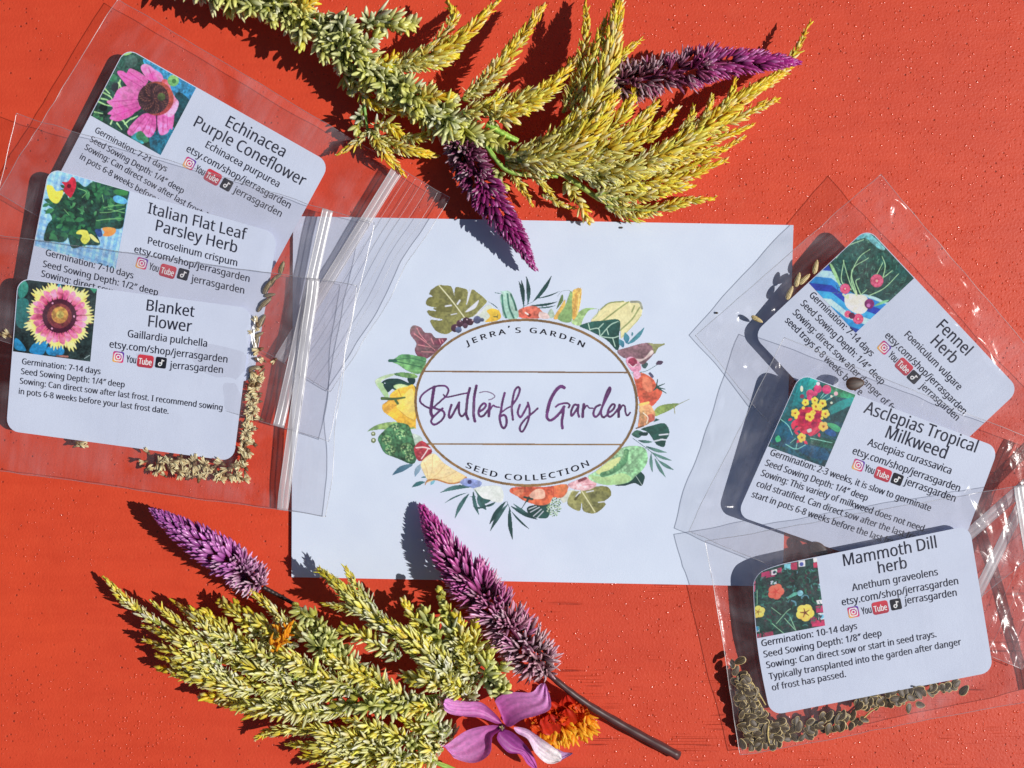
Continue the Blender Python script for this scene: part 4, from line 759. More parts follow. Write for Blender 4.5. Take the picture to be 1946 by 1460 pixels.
c.poly([890, 900, 1000, 840, 1100, 850, 1080, 1060, 1050, 1060, 1010, 1120, 930, 1140, 895, 1050], PK, PK2, .45, 90).poly([950, 450, 1040, 470, 1060, 560, 1110, 660, 1160, 740, 1100, 880, 1000, 900, 880, 700], (206, 88, 96), (222, 150, 190), .5, 20)
for p in ([430, 380, 700, 540], [520, 340, 720, 480], [330, 720, 640, 690], [320, 900, 640, 790], [360, 800, 640, 740], [600, 1090, 740, 900], [700, 1100, 800, 910], [780, 1130, 840, 910], [960, 1100, 960, 900], [1020, 1060, 1010, 880], [780, 290, 840, 440]): c.line(p, 12, (168, 50, 128), .3, op=.6)
c.line([880, 900, 885, 1110], 14, (60, 30, 60)).line([660, 880, 720, 850], 20, (40, 40, 60))
c.disc(880, 680, 215, (178, 82, 62), (150, 56, 60), .7).disc(840, 680, 195, (72, 42, 46), (50, 32, 38), .9)
for k in range(110):
    a, r = k * 2.4, 190 * (k / 110) ** .5; x, y = 850 + r * math.cos(a), 680 + r * math.sin(a)
    c.line([x, y, x + 26 * math.cos(a), y + 26 * math.sin(a)], 8, ((150, 96, 76), (40, 24, 34), (110, 70, 64))[k % 3], 0, op=.8)
c.disc(940, 660, 50, (90, 110, 60), (50, 60, 40), .8).disc(1090, 455, 72, (150, 190, 110), (96, 150, 90), .6).disc(1100, 460, 28, (60, 110, 60))
done(q, c)
ex = logos(q, (360, 311), (404.4, 337), (430.5, 351.3), (.875, .484))
write(q, [('Echinacea', 425.5, 238, 539.3, 300), ('Purple Coneflower', 365, 238, 575.5, 354.7), ('Echinacea purpurea', 388.3, 278.9, 529.2, 357), (SHOP, 352.3, 286.6, 550.3, 397.3), (JG, 443, 365.4, 533.6, 413.4),
          ('Germination: 7-21 days', 178.9, 250.7, 315.4, 326.8), ('Seed Sowing Depth: 1/4\u2033 deep', 169.5, 268, 347.3, 368.8), ('Sowing: Can direct sow after last frost. I recommend sowing', 159.4, 283.2), ('in pots 6-8 weeks before your last frost date.', 150, 301)], ex)
# -- parsley
q = card(BP, [(93, 318.5), (528, 444), (479.5, 730), (37.5, 603)], 'white seed card with a dark green parsley photo on blue checks')
c = photo(q, 160, 152, (60, 310, 7.3), (140, 190, 226), (120, 176, 220), .35)
c.view(0, 0, 1)
for k in range(14): c.line([0, k * 12, 160, k * 12], 5, (104, 158, 210), .4, op=.5); c.line([k * 12, 0, k * 12, 152], 5, (196, 220, 240), .4, op=.45)
c.view(60, 310, 7.3, q.inv)
c.poly([620, 260, 740, 330, 860, 260, 1060, 310, 1200, 340, 1350, 380, 1320, 560, 1290, 760, 1240, 910, 1000, 900, 900, 960, 950, 1130, 800, 1140, 720, 1150, 560, 1180, 500, 1030, 440, 1100, 300, 1090, 170, 1070, 220, 860, 280, 780, 250, 700, 170, 660, 300, 640, 230, 580, 300, 540, 420, 480, 560, 480], (28, 72, 54), (22, 56, 50), 1.3, 40)
r_ = random.Random(3)
for k in range(130):
    x, y = r_.uniform(240, 1260), r_.uniform(300, 1100)
    if (x < 420 and y < 520) or (x > 900 and y > 930) or (x > 1120 and 400 < y < 560): continue
    a = r_.uniform(0, 6.28); L = r_.uniform(60, 150)
    c.leaf(x, y, x + L * math.cos(a), y + L * math.sin(a), L * .5, [(52, 128, 76), (20, 54, 42), (84, 158, 98), (14, 40, 36), (40, 104, 64)][k % 5], [(30, 76, 56), (44, 104, 66)][k % 2], n=.3)
for p in ([1000, 620, 1150, 590, 1290, 580], [950, 690, 1100, 680, 1290, 630], [900, 800, 1050, 780, 1240, 770], [1060, 640, 1290, 690], [450, 640, 520, 720], [640, 350, 760, 400, 700, 480], [1000, 540, 980, 440]): c.line(p, 9, (120, 180, 110), .3)
c.poly([1160, 370, 1330, 390, 1310, 450, 1180, 440], (60, 140, 70), (44, 110, 60)).poly([1130, 480, 1200, 450, 1320, 510, 1290, 570, 1160, 540], (90, 170, 220), n=.5)
c.poly([420, 265, 500, 260, 560, 195, 610, 230, 615, 330, 580, 420, 540, 480, 500, 450, 440, 380, 460, 320], (206, 48, 66), (168, 30, 52), .6).disc(520, 320, 30, (96, 20, 34))
c.poly([210, 310, 290, 320, 340, 390, 430, 380, 430, 450, 370, 550, 310, 555, 250, 500, 220, 420], (240, 226, 90), (214, 200, 70), .4).poly([620, 980, 660, 930, 760, 935, 790, 980, 810, 1060, 740, 1125, 680, 1070, 700, 1000], (226, 222, 96), (200, 206, 80), .4)
c.poly([800, 990, 850, 1000, 940, 1100, 880, 1090, 820, 1040], (236, 232, 130), n=.3).poly([980, 910, 1050, 890, 1160, 910, 1160, 970, 1090, 1015, 990, 1010, 1010, 960], (232, 160, 80), (220, 130, 60), .4).poly([880, 930, 960, 920, 980, 1010, 920, 1020], (40, 70, 130), n=.6)
done(q, c)
ex = logos(q, (269.5, 500.7), (318.8, 515.8), (348, 521.5), (.963, .27))
write(q, [('Italian Flat Leaf', 279.5, 405, 466.4, 456), ('Parsley Herb', 293, 437.6, 450.7, 481.2), ('Petroselinum crispum', 279.2, 462.8, 451.3, 506.4), (SHOP, 254, 479.5, 474.8, 536.6), (JG, 363.4, 535.4, 464.8, 558.9),
          ('Germination: 7-10 days', 85.6, 485.2, 253.4, 529.9), ('Seed Sowing Depth: 1/2\u2033 deep', 80.5, 506.8, 300.3, 562.2), ('Sowing: direct sow', 77.2, 525.3)], ex)
# -- blanket flower
q = card(BB, [(34, 528), (480, 586.4), (444, 877), (11.5, 818.5)], 'white seed card with a pink and yellow daisy-like blanket flower photo')
c = photo(q, 153, 140, (15, 520, 8.11), (22, 36, 38), (30, 44, 44))
c.poly([160, 300, 180, 160, 250, 105, 310, 180, 300, 300, 200, 390], (60, 140, 120), (40, 110, 100), .6).poly([130, 430, 300, 400, 330, 600, 300, 820, 140, 800], (40, 104, 100), (30, 84, 84), .6)
c.poly([110, 1000, 200, 1050, 280, 1190, 110, 1160], (40, 130, 180), n=.5).poly([330, 1190, 400, 1080, 540, 1050, 620, 1060, 540, 1250, 400, 1240], (44, 140, 190), (30, 110, 160), .5).poly([600, 1150, 760, 1080, 870, 1180, 820, 1260, 620, 1250], (36, 120, 170), n=.6)
c.poly([750, 220, 800, 150, 830, 230, 810, 340, 770, 330], (70, 160, 190), n=.4).poly([1250, 210, 1390, 230, 1330, 310], (50, 130, 100), n=.5).line([1180, 1310, 1260, 1260], 8, (180, 200, 200)).line([760, 1270, 920, 1280], 30, (150, 100, 90), .8)
for ring in range(2):
    for k in range(23):
        if ring == 0 and k % 2: continue
        a = k * 2 * math.pi / 23 + .1; ro = (555, 500)[ring] * (1 + .06 * math.sin(k * 5.1)); cx, cyy = 795, 655
        e = lambda r, da: [cx + r * math.cos(a + da), cyy + r * math.sin(a + da)]
        pts = e(150, 0) + e(300, -.13) + e(430, -.15) + e(ro * .98, -.10) + e(ro * .88, -.045) + e(ro * 1.02, 0) + e(ro * .88, .05) + e(ro * .97, .10) + e(430, .15) + e(300, .13)
        c.poly(pts, (244, 222, 100), (246, 232, 140), .3, math.degrees(a))
        pts = e(150, 0) + e(280, -.12) + e(390, -.13) + e(430 + 30 * math.sin(k * 3), -.05) + e(420, .06) + e(380, .13) + e(280, .12)
        c.poly(pts, [(196, 62, 122), (214, 84, 140), (190, 52, 96)][k % 3], (226, 140, 170), .45, math.degrees(a))
        c.line(e(240, .14) + e(500, .145), 15, (110, 40, 60), .2, op=.7)
c.disc(795, 655, 262, (78, 26, 46), (60, 20, 40), .6)
for k in range(22): c.line([795 + 230 * math.cos(k * .286), 655 + 230 * math.sin(k * .286), 795 + 290 * math.cos(k * .286), 655 + 290 * math.sin(k * .286)], 26, (64, 20, 42), .2, taper=.7)
c.disc(795, 655, 190, (136, 62, 62), (110, 44, 56), .8).disc(800, 640, 128, (196, 150, 74), (168, 112, 62), .8).disc(805, 635, 60, (196, 176, 90), n=.8)
for k in range(10): c.disc(795 + 225 * math.cos(k * 2.1), 655 + 225 * math.sin(k * 2.1), 12, (226, 160, 190), n=0)
done(q, c)
ex = logos(q, (224.8, 678.7), (276.2, 686.9), (305.9, 689.5), (.991, .13))
write(q, [('Blanket', 275.8, 589.7, 369, 602.5), ('Flower', 279, 620.3, 364, 631), ('Gaillardia pulchella', 241.6, 640.4, 394.3, 659.5), (SHOP, 207, 660.2, 432.9, 689.7), (JG, 322.8, 700, 424.5, 709.5),
          ('Germination: 7-14 days', 41, 692, 191.3, 711.5), ('Seed Sowing Depth: 1/4\u2033 deep', 39.3, 710.9, 237.2, 736.7), ('Sowing: Can direct sow after last frost. I recommend sowing', 37, 729, 423.5, 780.3), ('in pots 6-8 weeks before your last frost date.', 34.6, 748.5, 321, 787)], ex)
# -- fennel
q = card(BF, [(1648.4, 432.4), (1937.7, 741.1), (1720, 945), (1430.3, 636.2)], 'white seed card with a fennel bulb photo on a blue striped cloth, steeply tilted')
c = photo(q, 140, 150, (1530, 430, 6.636), (30, 74, 66), (24, 60, 56))
for k in range(260):
    x, y = r_.uniform(350, 1300), r_.uniform(60, 950); a = r_.uniform(0, 3.1); L = r_.uniform(10, 34)
    c.line([x, y, x + L * math.cos(a), y - L * math.sin(a)], 7, [(70, 130, 110), (14, 40, 38), (96, 150, 130)][k % 3], 0, op=.7)
STR = [(34, 70, 170), (170, 212, 232), (40, 130, 200), (40, 60, 160), (60, 160, 214), (180, 218, 230), (40, 140, 200), (36, 60, 150)]
for k, col in enumerate(STR * 2): y = 440 + k * 88; c.poly([-50, y, 330, y + 40, 520, y + 190, 1200, y + 430, 1200, y + 520, 520, y + 280, 330, y + 130, -50, y + 90], col, n=.3, sm=False) if y < 1400 else 0
c.poly([300, 400, 520, 230, 760, 60, 900, 120, 1360, 660, 1250, 840, 1060, 960, 900, 900, 760, 860, 640, 860, 480, 760, 330, 560], (32, 80, 68), (22, 56, 54), 1.2, 60)
for k in range(240):
    x, y = r_.uniform(360, 1280), r_.uniform(120, 860)
    if x - 330 < (560 - y) * .2 or y < 400 - (x - 420) * .9 or y < (x - 800) * 1.05: continue
    a = r_.uniform(-1, 1) + math.atan2(y - 950, x - 640); L = r_.uniform(14, 60)
    c.line([x, y, x + L * math.cos(a), y + L * math.sin(a)], 6, [(90, 150, 120), (16, 44, 42), (120, 176, 144), (50, 110, 90)][k % 4], 0, op=.75)
for p in ([640, 860, 560, 700, 480, 430], [640, 860, 580, 640, 680, 400, 820, 290], [650, 850, 590, 560, 800, 400], [800, 880, 1000, 780, 1180, 600], [700, 860, 640, 700, 690, 660], [330, 500, 400, 640, 440, 760], [700, 870, 780, 800], [900, 620, 980, 460], [980, 660, 1010, 500, 970, 380], [390, 400, 520, 260, 740, 170], [580, 800, 460, 690, 490, 430], [1000, 640, 1100, 560]): c.line(p, 14, (170, 214, 160), .3, taper=.4)
c.poly([310, 480, 350, 500, 420, 650, 440, 740, 400, 700], (150, 200, 140), n=.4).poly([870, 1010, 960, 950, 1060, 930, 980, 980], (120, 180, 130), n=.4)
c.poly([650, 60, 760, 50, 1000, 270, 960, 300, 860, 230, 760, 150, 650, 170], (130, 190, 190), (70, 140, 150), .9)
c.poly([500, 880, 560, 850, 640, 860, 760, 880, 800, 960, 780, 1060, 700, 1110, 600, 1080, 510, 1000], (216, 214, 200), (230, 226, 214), .15)
for p in ([540, 870, 540, 910], [640, 820, 650, 870], [480, 860, 520, 900]): c.line(p, 22, (200, 220, 170), .2)
for x, y, r in ((905, 690, 82), (505, 790, 64), (670, 1170, 66), (540, 1110, 44)):
    c.disc(x, y, r, (206, 64, 104), (176, 44, 90), .6)
    for k in range(7): c.disc(x + r * .7 * math.cos(k * .9), y + r * .7 * math.sin(k * .9), r * .3, (220, 90, 124), n=.4)
    c.disc(x, y, r * .2, (240, 170, 160))
c.disc(810, 980, 62, (140, 40, 110), (96, 24, 80), .6).disc(800, 1000, 24, (190, 110, 170)).disc(590, 1130, 40, (90, 24, 60), n=.6)
done(q, c)
ex = logos(q, (1680.4, 661), (1718, 697), (1736.7, 716.8), (.73, .684))
write(q, [('Fennel', 1777.3, 620.3, 1836.5, 678), ('Herb', 1766, 650, 1810, 692.8), ('Foeniculum vulgare', 1717.4, 637, 1821.7, 742.7), (SHOP, 1680.4, 638.8, 1831, 789), (JG, 1747.8, 736, 1818, 800.8),
          ('Germination: 7-14 days', 1537, 562.2, 1655, 678.7), ('Seed Sowing Depth: 1/4\u2033 deep', 1520.3, 578, 1675.6, 732.4), ('Sowing: direct sow after danger of frost', 1505.5, 595.5), ('seed trays 6-8 weeks before', 1490.7, 610.3)], ex)
# -- milkweed
q = card(BM, [(1520.5, 709.5), (1898, 851), (1798.5, 1119), (1400, 979.7)], 'white seed card with a red and yellow milkweed flower photo on teal leaves')
c = photo(q, 127, 150, (1450, 700, 7.684), (24, 92, 88), (18, 60, 74))
c.poly([560, 80, 700, 130, 640, 400, 480, 560, 420, 600, 500, 250], (30, 140, 140), (20, 100, 104), .7).poly([700, 130, 800, 180, 700, 330, 620, 420], (40, 160, 150), n=.6).poly([900, 230, 1340, 380, 1320, 440, 1100, 420, 950, 330], (24, 90, 62), (40, 130, 90), .8)
c.poly([990, 560, 1180, 460, 1330, 430, 1310, 520, 1150, 610, 1000, 670], (30, 150, 140), (20, 120, 120), .5).poly([1000, 680, 1260, 600, 1200, 780, 1020, 770], (14, 60, 64), n=.8).poly([950, 800, 1060, 820, 1140, 890, 1080, 930, 960, 850], (70, 170, 110), (50, 140, 100), .4).poly([900, 870, 1050, 930, 1050, 1000, 920, 960], (24, 80, 140), n=.6)
c.poly([100, 1040, 300, 760, 420, 900, 440, 1040, 300, 1150], (20, 90, 110), (20, 70, 100), .8).poly([180, 1020, 230, 980, 260, 1050, 200, 1080], (60, 180, 120)).poly([250, 740, 420, 560, 500, 600, 380, 760], (20, 76, 80), n=.8).poly([600, 1120, 900, 1180, 990, 1340, 700, 1300, 520, 1200], (20, 80, 110), (16, 60, 90), .8).poly([640, 1000, 1060, 1060, 1040, 1180, 700, 1100], (22, 74, 60), n=.9)
for p in ([260, 745, 370, 840, 430, 970], [480, 1180, 500, 1080], [330, 1110, 480, 1180, 620, 1120], [400, 1090, 470, 1030], [690, 1020, 1010, 1090], [860, 440, 980, 350], [900, 480, 1040, 400], [840, 430, 900, 350]): c.line(p, 10, (140, 210, 190), .3)
for x, y, r in ((690, 370, 58), (800, 300, 60), (930, 310, 66), (680, 430, 40), (760, 370, 36)): c.disc(x, y, r, (220, 84, 120), (180, 40, 100), .5)
c.disc(805, 225, 28, (236, 200, 214)).disc(1065, 370, 30, (230, 170, 180)).disc(565, 300, 22, (220, 226, 190), ry=44).disc(1000, 410, 18, (236, 220, 200)).disc(1000, 505, 18, (220, 226, 200)).disc(570, 410, 30, (120, 40, 70))
c.poly([520, 620, 620, 570, 760, 580, 860, 620, 850, 760, 900, 820, 800, 940, 700, 990, 640, 960, 560, 950, 500, 840, 440, 900, 420, 800, 500, 720], (204, 48, 76), (178, 30, 66), .6)
for a in ((430, 740, 365, 765, 40), (470, 760, 430, 890, 60), (560, 860, 450, 930, 50), (640, 900, 560, 980, 60), (720, 940, 690, 990, 50), (800, 860, 690, 990, 60), (820, 940, 825, 1010, 40), (560, 1040, 490, 1090, 44), (600, 1050, 650, 1110, 44), (520, 970, 460, 930, 40)): c.leaf(*a, (218, 70, 92), (196, 44, 76))
for x, y in ((580, 680), (800, 700), (740, 820), (620, 760)): c.disc(x, y, 46, (150, 20, 66), (190, 40, 80), .5)
c.poly([640, 900, 700, 880, 710, 920, 660, 940], (190, 196, 190), n=.2)
for x, y, r in ((620, 500, 52), (590, 580, 24), (755, 470, 52), (870, 515, 60), (770, 560, 60), (830, 590, 34), (470, 655, 62), (910, 665, 62), (680, 710, 66), (730, 650, 40), (880, 850, 70), (565, 1010, 62), (555, 1060, 26), (480, 720, 24), (860, 730, 22)):
    for k in range(5): c.disc(x + r * .55 * math.cos(k * 1.257 + x), y + r * .55 * math.sin(k * 1.257 + x), r * .5, (246, 214, 84) if y < 800 else (246, 190, 96), (236, 180, 60), .3)
    if r > 40: c.disc(x, y, r * .3, (214, 130, 50), n=.6).disc(x + 4, y + 6, r * .14, (90, 50, 30))
done(q, c)
ex = logos(q, (1631.3, 884.3), (1678, 901.7), (1705, 911), (.937, .35))
write(q, [('Asclepias Tropical', 1640.5, 784.1, 1855, 861), ('Milkweed', 1679.3, 830.4, 1797.7, 873.2), ('Asclepias curassavica', 1647.9, 846.2, 1807, 901.7), (SHOP, 1618.3, 862, 1823.6, 935), (JG, 1718.2, 920.2, 1815, 954.6),
          ('Germination: 2-3 weeks, it is slow to germinate', 1461.9, 864.7, 1768, 972), ('Seed Sowing Depth: 1/4\u2033 deep', 1452.6, 884.3, 1647.9, 952.4), ('Sowing: This variety of milkweed does not need', 1444.5, 903.6, 1755, 1010.8), ('cold stratified. Can direct sow after the last frost', 1436, 923.9), ('start in pots 6-8 weeks before the last frost', 1427, 944.2)], ex)
# -- dill
q = card(BD, [(1431, 1083), (1842.5, 999), (1888, 1277), (1464.6, 1360)], 'white seed card with a photo of yellow and coral flowers among dark dill leaves',
         lambda a, b: (-9 * np.sin(np.pi * b) * np.clip(1 - a * 3, 0, 1), 10 * np.clip(1 - a * 6, 0, 1) ** 2 * np.clip(1 - b * 3, 0, 1), -1.6 * np.clip(1 - a * 5, 0, 1) ** 2 * np.clip(1 - b * 2, 0, 1)))
c = photo(q, 133, 138, (1420, 1040, 8.11), (28, 58, 52), (24, 48, 46))
for x, y, w_, h_, col in ((330, 400, 220, 100, (176, 50, 96)), (420, 380, 90, 80, (226, 226, 236)), (620, 310, 100, 90, (120, 190, 206)), (720, 300, 100, 110, (160, 50, 80)), (840, 260, 100, 90, (222, 226, 238)), (1060, 200, 90, 70, (226, 230, 238)), (1060, 280, 80, 80, (180, 50, 84)), (1140, 960, 140, 100, (176, 46, 92)), (1160, 1070, 110, 100, (222, 226, 238)), (1120, 1180, 220, 90, (186, 50, 92)), (1040, 1130, 90, 100, (150, 44, 80)), (200, 1280, 100, 90, (190, 210, 232)), (190, 1380, 180, 70, (176, 50, 90)), (380, 1350, 150, 80, (150, 50, 80)), (110, 560, 60, 180, (190, 90, 120)), (1130, 850, 110, 60, (226, 228, 238)), (1120, 600, 50, 80, (150, 200, 220)), (420, 540, 90, 60, (200, 212, 226)), (500, 360, 70, 80, (176, 60, 100))):
    c.poly([x - w_ / 2, y - h_ / 2, x + w_ / 2, y - h_ / 2 - 14, x + w_ / 2 + 8, y + h_ / 2 - 10, x - w_ / 2 + 8, y + h_ / 2], col, n=.3, sm=False)
c.disc(425, 375, 24, (40, 40, 70)).disc(840, 262, 32, (60, 70, 130), n=.8).disc(1160, 1070, 34, (110, 190, 220)).disc(205, 1260, 40, (60, 150, 200))
for k in range(330):
    x, y = r_.uniform(140, 1150), r_.uniform(330, 1330)
    if y > 1180 and x > 950 or y < 480 - (x - 150) * .25 and k % 3: continue
    a = r_.uniform(0, 6.28); L = r_.uniform(20, 110)
    c.line([x, y, x + L * .6 * math.cos(a), y + L * .6 * math.sin(a), x + L * math.cos(a + .4), y + L * math.sin(a + .4)], r_.choice((10, 16, 26)), [(22, 44, 42), (40, 110, 84), (18, 36, 38), (70, 40, 50), (56, 120, 110), (26, 56, 50), (30, 84, 66), (96, 150, 170) if x > 650 and y < 900 else (24, 70, 56)][k % 8], .3, op=.85)
for p in ([440, 1180, 610, 1330], [620, 1100, 780, 1280], [700, 1080, 790, 1290], [500, 1180, 640, 1000, 700, 950], [650, 800, 760, 710, 820, 690], [180, 620, 200, 860], [420, 930, 560, 1040]): c.line(p, 11, (140, 190, 150), .3)
c.poly([640, 790, 740, 700, 820, 700, 760, 750], (90, 170, 150), n=.4).disc(835, 710, 44, (130, 190, 206), n=.6)
def bloom(x, y, r, c1, c2, dark):
    for k in range(5): a = k * 1.257 + x; c.disc(x + r * .5 * math.cos(a), y + r * .5 * math.sin(a), r * .56, c1, c2, .3)
    for k in range(5): a = k * 1.257 + x + .5; c.line([x, y, x + r * .55 * math.cos(a), y + r * .55 * math.sin(a)], r * .22, dark, .2, taper=.6, op=.8)
bloom(470, 680, 118, (236, 116, 92), (214, 84, 66), (200, 66, 52)); bloom(222, 990, 100, (246, 214, 116), (238, 194, 84), (130, 100, 40)); bloom(915, 1010, 128, (246, 212, 104), (236, 188, 76), (96, 50, 30))
done(q, c)
ex = logos(q, (1622, 1163.5), (1673, 1155), (1702.6, 1148.8), (.98, -.195))
write(q, [('Mammoth Dill', 1601.7, 1076.6, 1782.9, 1040.4), ('herb', 1668.3, 1090.3, 1725.6, 1079.2), ('Anethum graveolens', 1620.2, 1123.6, 1783.6, 1092.9), (SHOP, 1599.8, 1151.3, 1822.8, 1109.9), (JG, 1720, 1148.4, 1819.9, 1132),
          ('Germination: 10-14 days', 1455.6, 1229, 1630, 1195), ('Seed Sowing Depth: 1/8\u2033 deep', 1459.3, 1250, 1676.7, 1208.7), ('Sowing: Can direct sow or start in seed trays.', 1463.7, 1270.4, 1781, 1210.5), ('Typically transplanted into the garden after danger', 1467.8, 1291.9, 1827.3, 1225.3), ('of frost has passed.', 1471.5, 1313, 1609, 1286.3)], ex)

# ---------------------------------------------------------------- celosia: florets set around stems
PL = mat_plant('celosia_floret', .36, .2); SPK = mat_plant('spike_floret', .26, .12); STEM = mat_plant('green_stem', .45, .05); PET = mat_plant('petal', .5, .4); DRY = mat_plant('seed_coat', .5, 0)
rg = np.random.default_rng(11)
_tr = np.array((0, .28, .62, .88)); _tw = np.array((.5, 1, .8, .4)); _th = np.linspace(0, 2 * np.pi, 5, endpoint=False)
_TV = np.vstack([np.stack((np.cos(_th) * w_, .6 * np.sin(_th) * w_, np.full(5, t)), 1) for t, w_ in zip(_tr, _tw)] + [np.array([[0, 0, 1.0]])])
_TF = [(i * 5 + j, i * 5 + (j + 1) % 5, (i + 1) * 5 + (j + 1) % 5, (i + 1) * 5 + j) for i in range(3) for j in range(5)] + [(15 + j, 15 + (j + 1) % 5, 20) for j in range(5)]
def unit(a): return a / (np.linalg.norm(a, axis=-1, keepdims=True) + 1e-12)
def tepals(acc, P, D, L, W, c0, c1, curl=.0, out=None, floor=.0003):
    n = len(P)
    if not n: return
    D = unit(D); ref = out if out is not None else rg.normal(size=(n, 3)); X = unit(np.cross(D, ref)); Y = unit(np.cross(X, D))
    L = np.broadcast_to(L, (n,)); W = np.broadcast_to(W, (n,)); t = _TV[:, 2]
    V = P[:, None] + X[:, None] * (_TV[:, 0] * 1.0)[None, :, None] * W[:, None, None] + Y[:, None] * ((_TV[:, 1])[None] * W[:, None] + curl * (t ** 2)[None] * L[:, None])[..., None] + D[:, None] * (t[None] * L[:, None])[..., None]
    V[..., 2] = np.maximum(V[..., 2], floor)
    C = c0[:, None] * (1 - t)[None, :, None] + c1[:, None] * t[None, :, None]
    V = V.reshape(-1, 3); C = C.reshape(-1, 3); F = []
    for i in range(n): F += [tuple(q + i * 21 for q in f) for f in _TF]
    acc.V.append(V); acc.C.append(C); acc.F += [tuple(q + acc.n for q in f) for f in F]; acc.n += len(V)
def cmix(cols, t):                           # colour ramp, sRGB stops -> albedo
    cols = np.array([lin(c) for c in cols]); u = np.clip(t, 0, 1) * (len(cols) - 1); i = np.minimum(u.astype(int), len(cols) - 2); f = (u - i)[:, None]
    return cols[i] * (1 - f) + cols[i + 1] * f
MM = .001; PX = S
def ear(acc, pts, rad, n, L, W, base, tip, a0=60, a1=22, k=1, splay=0, jit=.25, rnd=.2, pale=(250, 246, 214), prof=None, curl=0.0, t0=0.0):
    pts = np.array(pts, float); Q = spline(pts, 80); A = atv(Q[:, 0], Q[:, 1], Q[:, 2] * MM)
    T = unit(np.gradient(A, axis=0)); t = t0 + (1 - t0) * (np.arange(n) + .5) / n; t = np.clip(t + rg.normal(size=n) * .012, 0, 1); ii = t * 79; i = np.minimum(ii.astype(int), 78); f = (ii - i)[:, None]
    P = A[i] * (1 - f) + A[i + 1] * f; T = T[i]
    N1 = unit(np.cross(T, np.array((0, 0, 1.0)) + 1e-6)); N2 = np.cross(N1, T)
    az = np.arange(n) * 2.399963 + rg.normal(size=n) * .7
    rd = N1 * np.cos(az)[:, None] + N2 * np.sin(az)[:, None]
    pr = (prof(t) if prof is not None else np.clip((1 - t) * 1.7, 0, 1) ** .7 * np.clip(t * 6 + .45, 0, 1))
    ang = np.radians(a0 + (a1 - a0) * t) + rg.normal(size=n) * rnd
    D = T * np.cos(ang)[:, None] + rd * np.sin(ang)[:, None]
    ln = L * PX * (.55 + .45 * pr) * (1 + rg.normal(size=n) * jit * .6)
    core = np.maximum(rad * PX * pr - ln * np.sin(ang) * .8, 0)
    P = P + rd * core[:, None]
    v = np.clip(t + rg.normal(size=n) * .12, 0, 1)
    c0 = cmix(base, v) * (1 + rg.normal(size=(n, 1)) * .2); c1 = cmix(tip, v) * (1 + rg.normal(size=(n, 1)) * .2)
    hl = (rg.random((n, 1)) < .26) * rg.uniform(.3, .75, (n, 1)); c1 = c1 * (1 - hl) + lin(pale) * hl; c0 = c0 * (1 - (rg.random((n, 1)) < .3) * .35)  # highlights painted on random tips, random bases darkened for contrast
    c0, c1 = np.clip(c0, 0, .9), np.clip(c1, 0, .93)
    if k == 1: tepals(acc, P, D, ln, W * PX * (.6 + .4 * pr) / 2 * (1 + rg.normal(size=n) * .15), c0, c1, curl, rd)
    else:
        X = unit(np.cross(D, rd + 1e-4)); Y = np.cross(X, D)
        for q in range(k):
            b = q * 2 * np.pi / k + az; sp = splay * (.25 + .75 * np.clip(1.2 - t, 0, 1)) * (1 + rg.normal(size=n) * .25)
            o = X * np.cos(b)[:, None] + Y * np.sin(b)[:, None]
            tepals(acc, P + o * (W * PX * .25), D + o * sp[:, None], ln * (1 + rg.normal(size=n) * .1), W * PX / 2 * np.ones(n), c0, c1, curl, o)
    return A
def stem(acc, pts, r0, r1, c, c2=None):
    Q = spline(pts, 40); A = atv(Q[:, 0], Q[:, 1], Q[:, 2] * MM); rr = np.linspace(r0, r1, 40) * PX * (1 + .06 * np.sin(np.arange(40) * 1.3))
    V, F = tube(A, rr, 9); V[:, 2] = np.maximum(V[:, 2], .0003)
    t = np.repeat(np.linspace(0, 1, 40), 9); acc.add(V, F, np.clip(cmix([c, c2 or c], t) * np.tile((1.5, .6, 1.2, .7, 1.6, .55, 1.1, .7, 1.0), 40)[:, None] * (1 + .25 * rg.normal(size=(360, 1)) * .5), 0, .9))
YB = [(190, 174, 60), (224, 178, 42), (230, 168, 24)]; YT = [(252, 244, 170), (254, 222, 84), (252, 198, 46)]
LB = [(150, 152, 36), (212, 192, 48), (232, 186, 36)]; LT = [(250, 250, 206), (255, 244, 128), (254, 220, 70)]
GB = [(88, 104, 30), (130, 140, 44), (176, 164, 54)]; GT = [(230, 234, 168), (240, 240, 150), (248, 232, 110)]
PB_ = [(58, 32, 32), (84, 24, 62), (98, 8, 80)]; PT = [(176, 128, 122), (176, 74, 134), (172, 40, 136)]

def spikelets(root, specs, base, tip):
    for sp in specs:
        pts, r = sp[0], sp[1]; dens = sp[2] if len(sp) > 2 else 1.0; kind = sp[3] if len(sp) > 3 else 'y'
        Lp = sum(math.dist(a[:2], b[:2]) for a, b in zip(pts, pts[1:])); acc = Acc()
        cb, ct = (base, tip) if kind == 'y' else (GB, GT)
        stem(acc, pts, max(r * .28, 2.2), 1.2, (140, 160, 80), (206, 180, 76))
        n = int(Lp * r / 44 * dens) + 12
        if kind == 'y':
            ear(acc, pts, r, n, r * .9 + 9, r * .2 + 5, cb, ct, 42, 14, 1, 0, .35)
            ear(acc, pts, r * .7, n // 2, r * .8 + 7, r * .18 + 4.4, cb, ct, 28, 10, 1, 0, .35)
            ear(acc, pts, r * 1.05, n, r * .5 + 6, 3.0, ct, ct, 62, 26, 1, 0, .4, .35)
        elif kind == 'o':
            ear(acc, pts, r, int(n * .62), r * .7 + 12, 9.6, base, tip, 64, 24, 2, .34, .35)
            ear(acc, pts, r * 1.1, n, r * .45 + 7, 3.2, tip, tip, 70, 34, 1, 0, .4, .4)
        else:
            ear(acc, pts, r, int(n * .27), min(r * .5 + 15, 38), 11.5, GB, GT, 74, 34, 4, .62, .4, .35)
        acc.build('spikelet', PL, root)

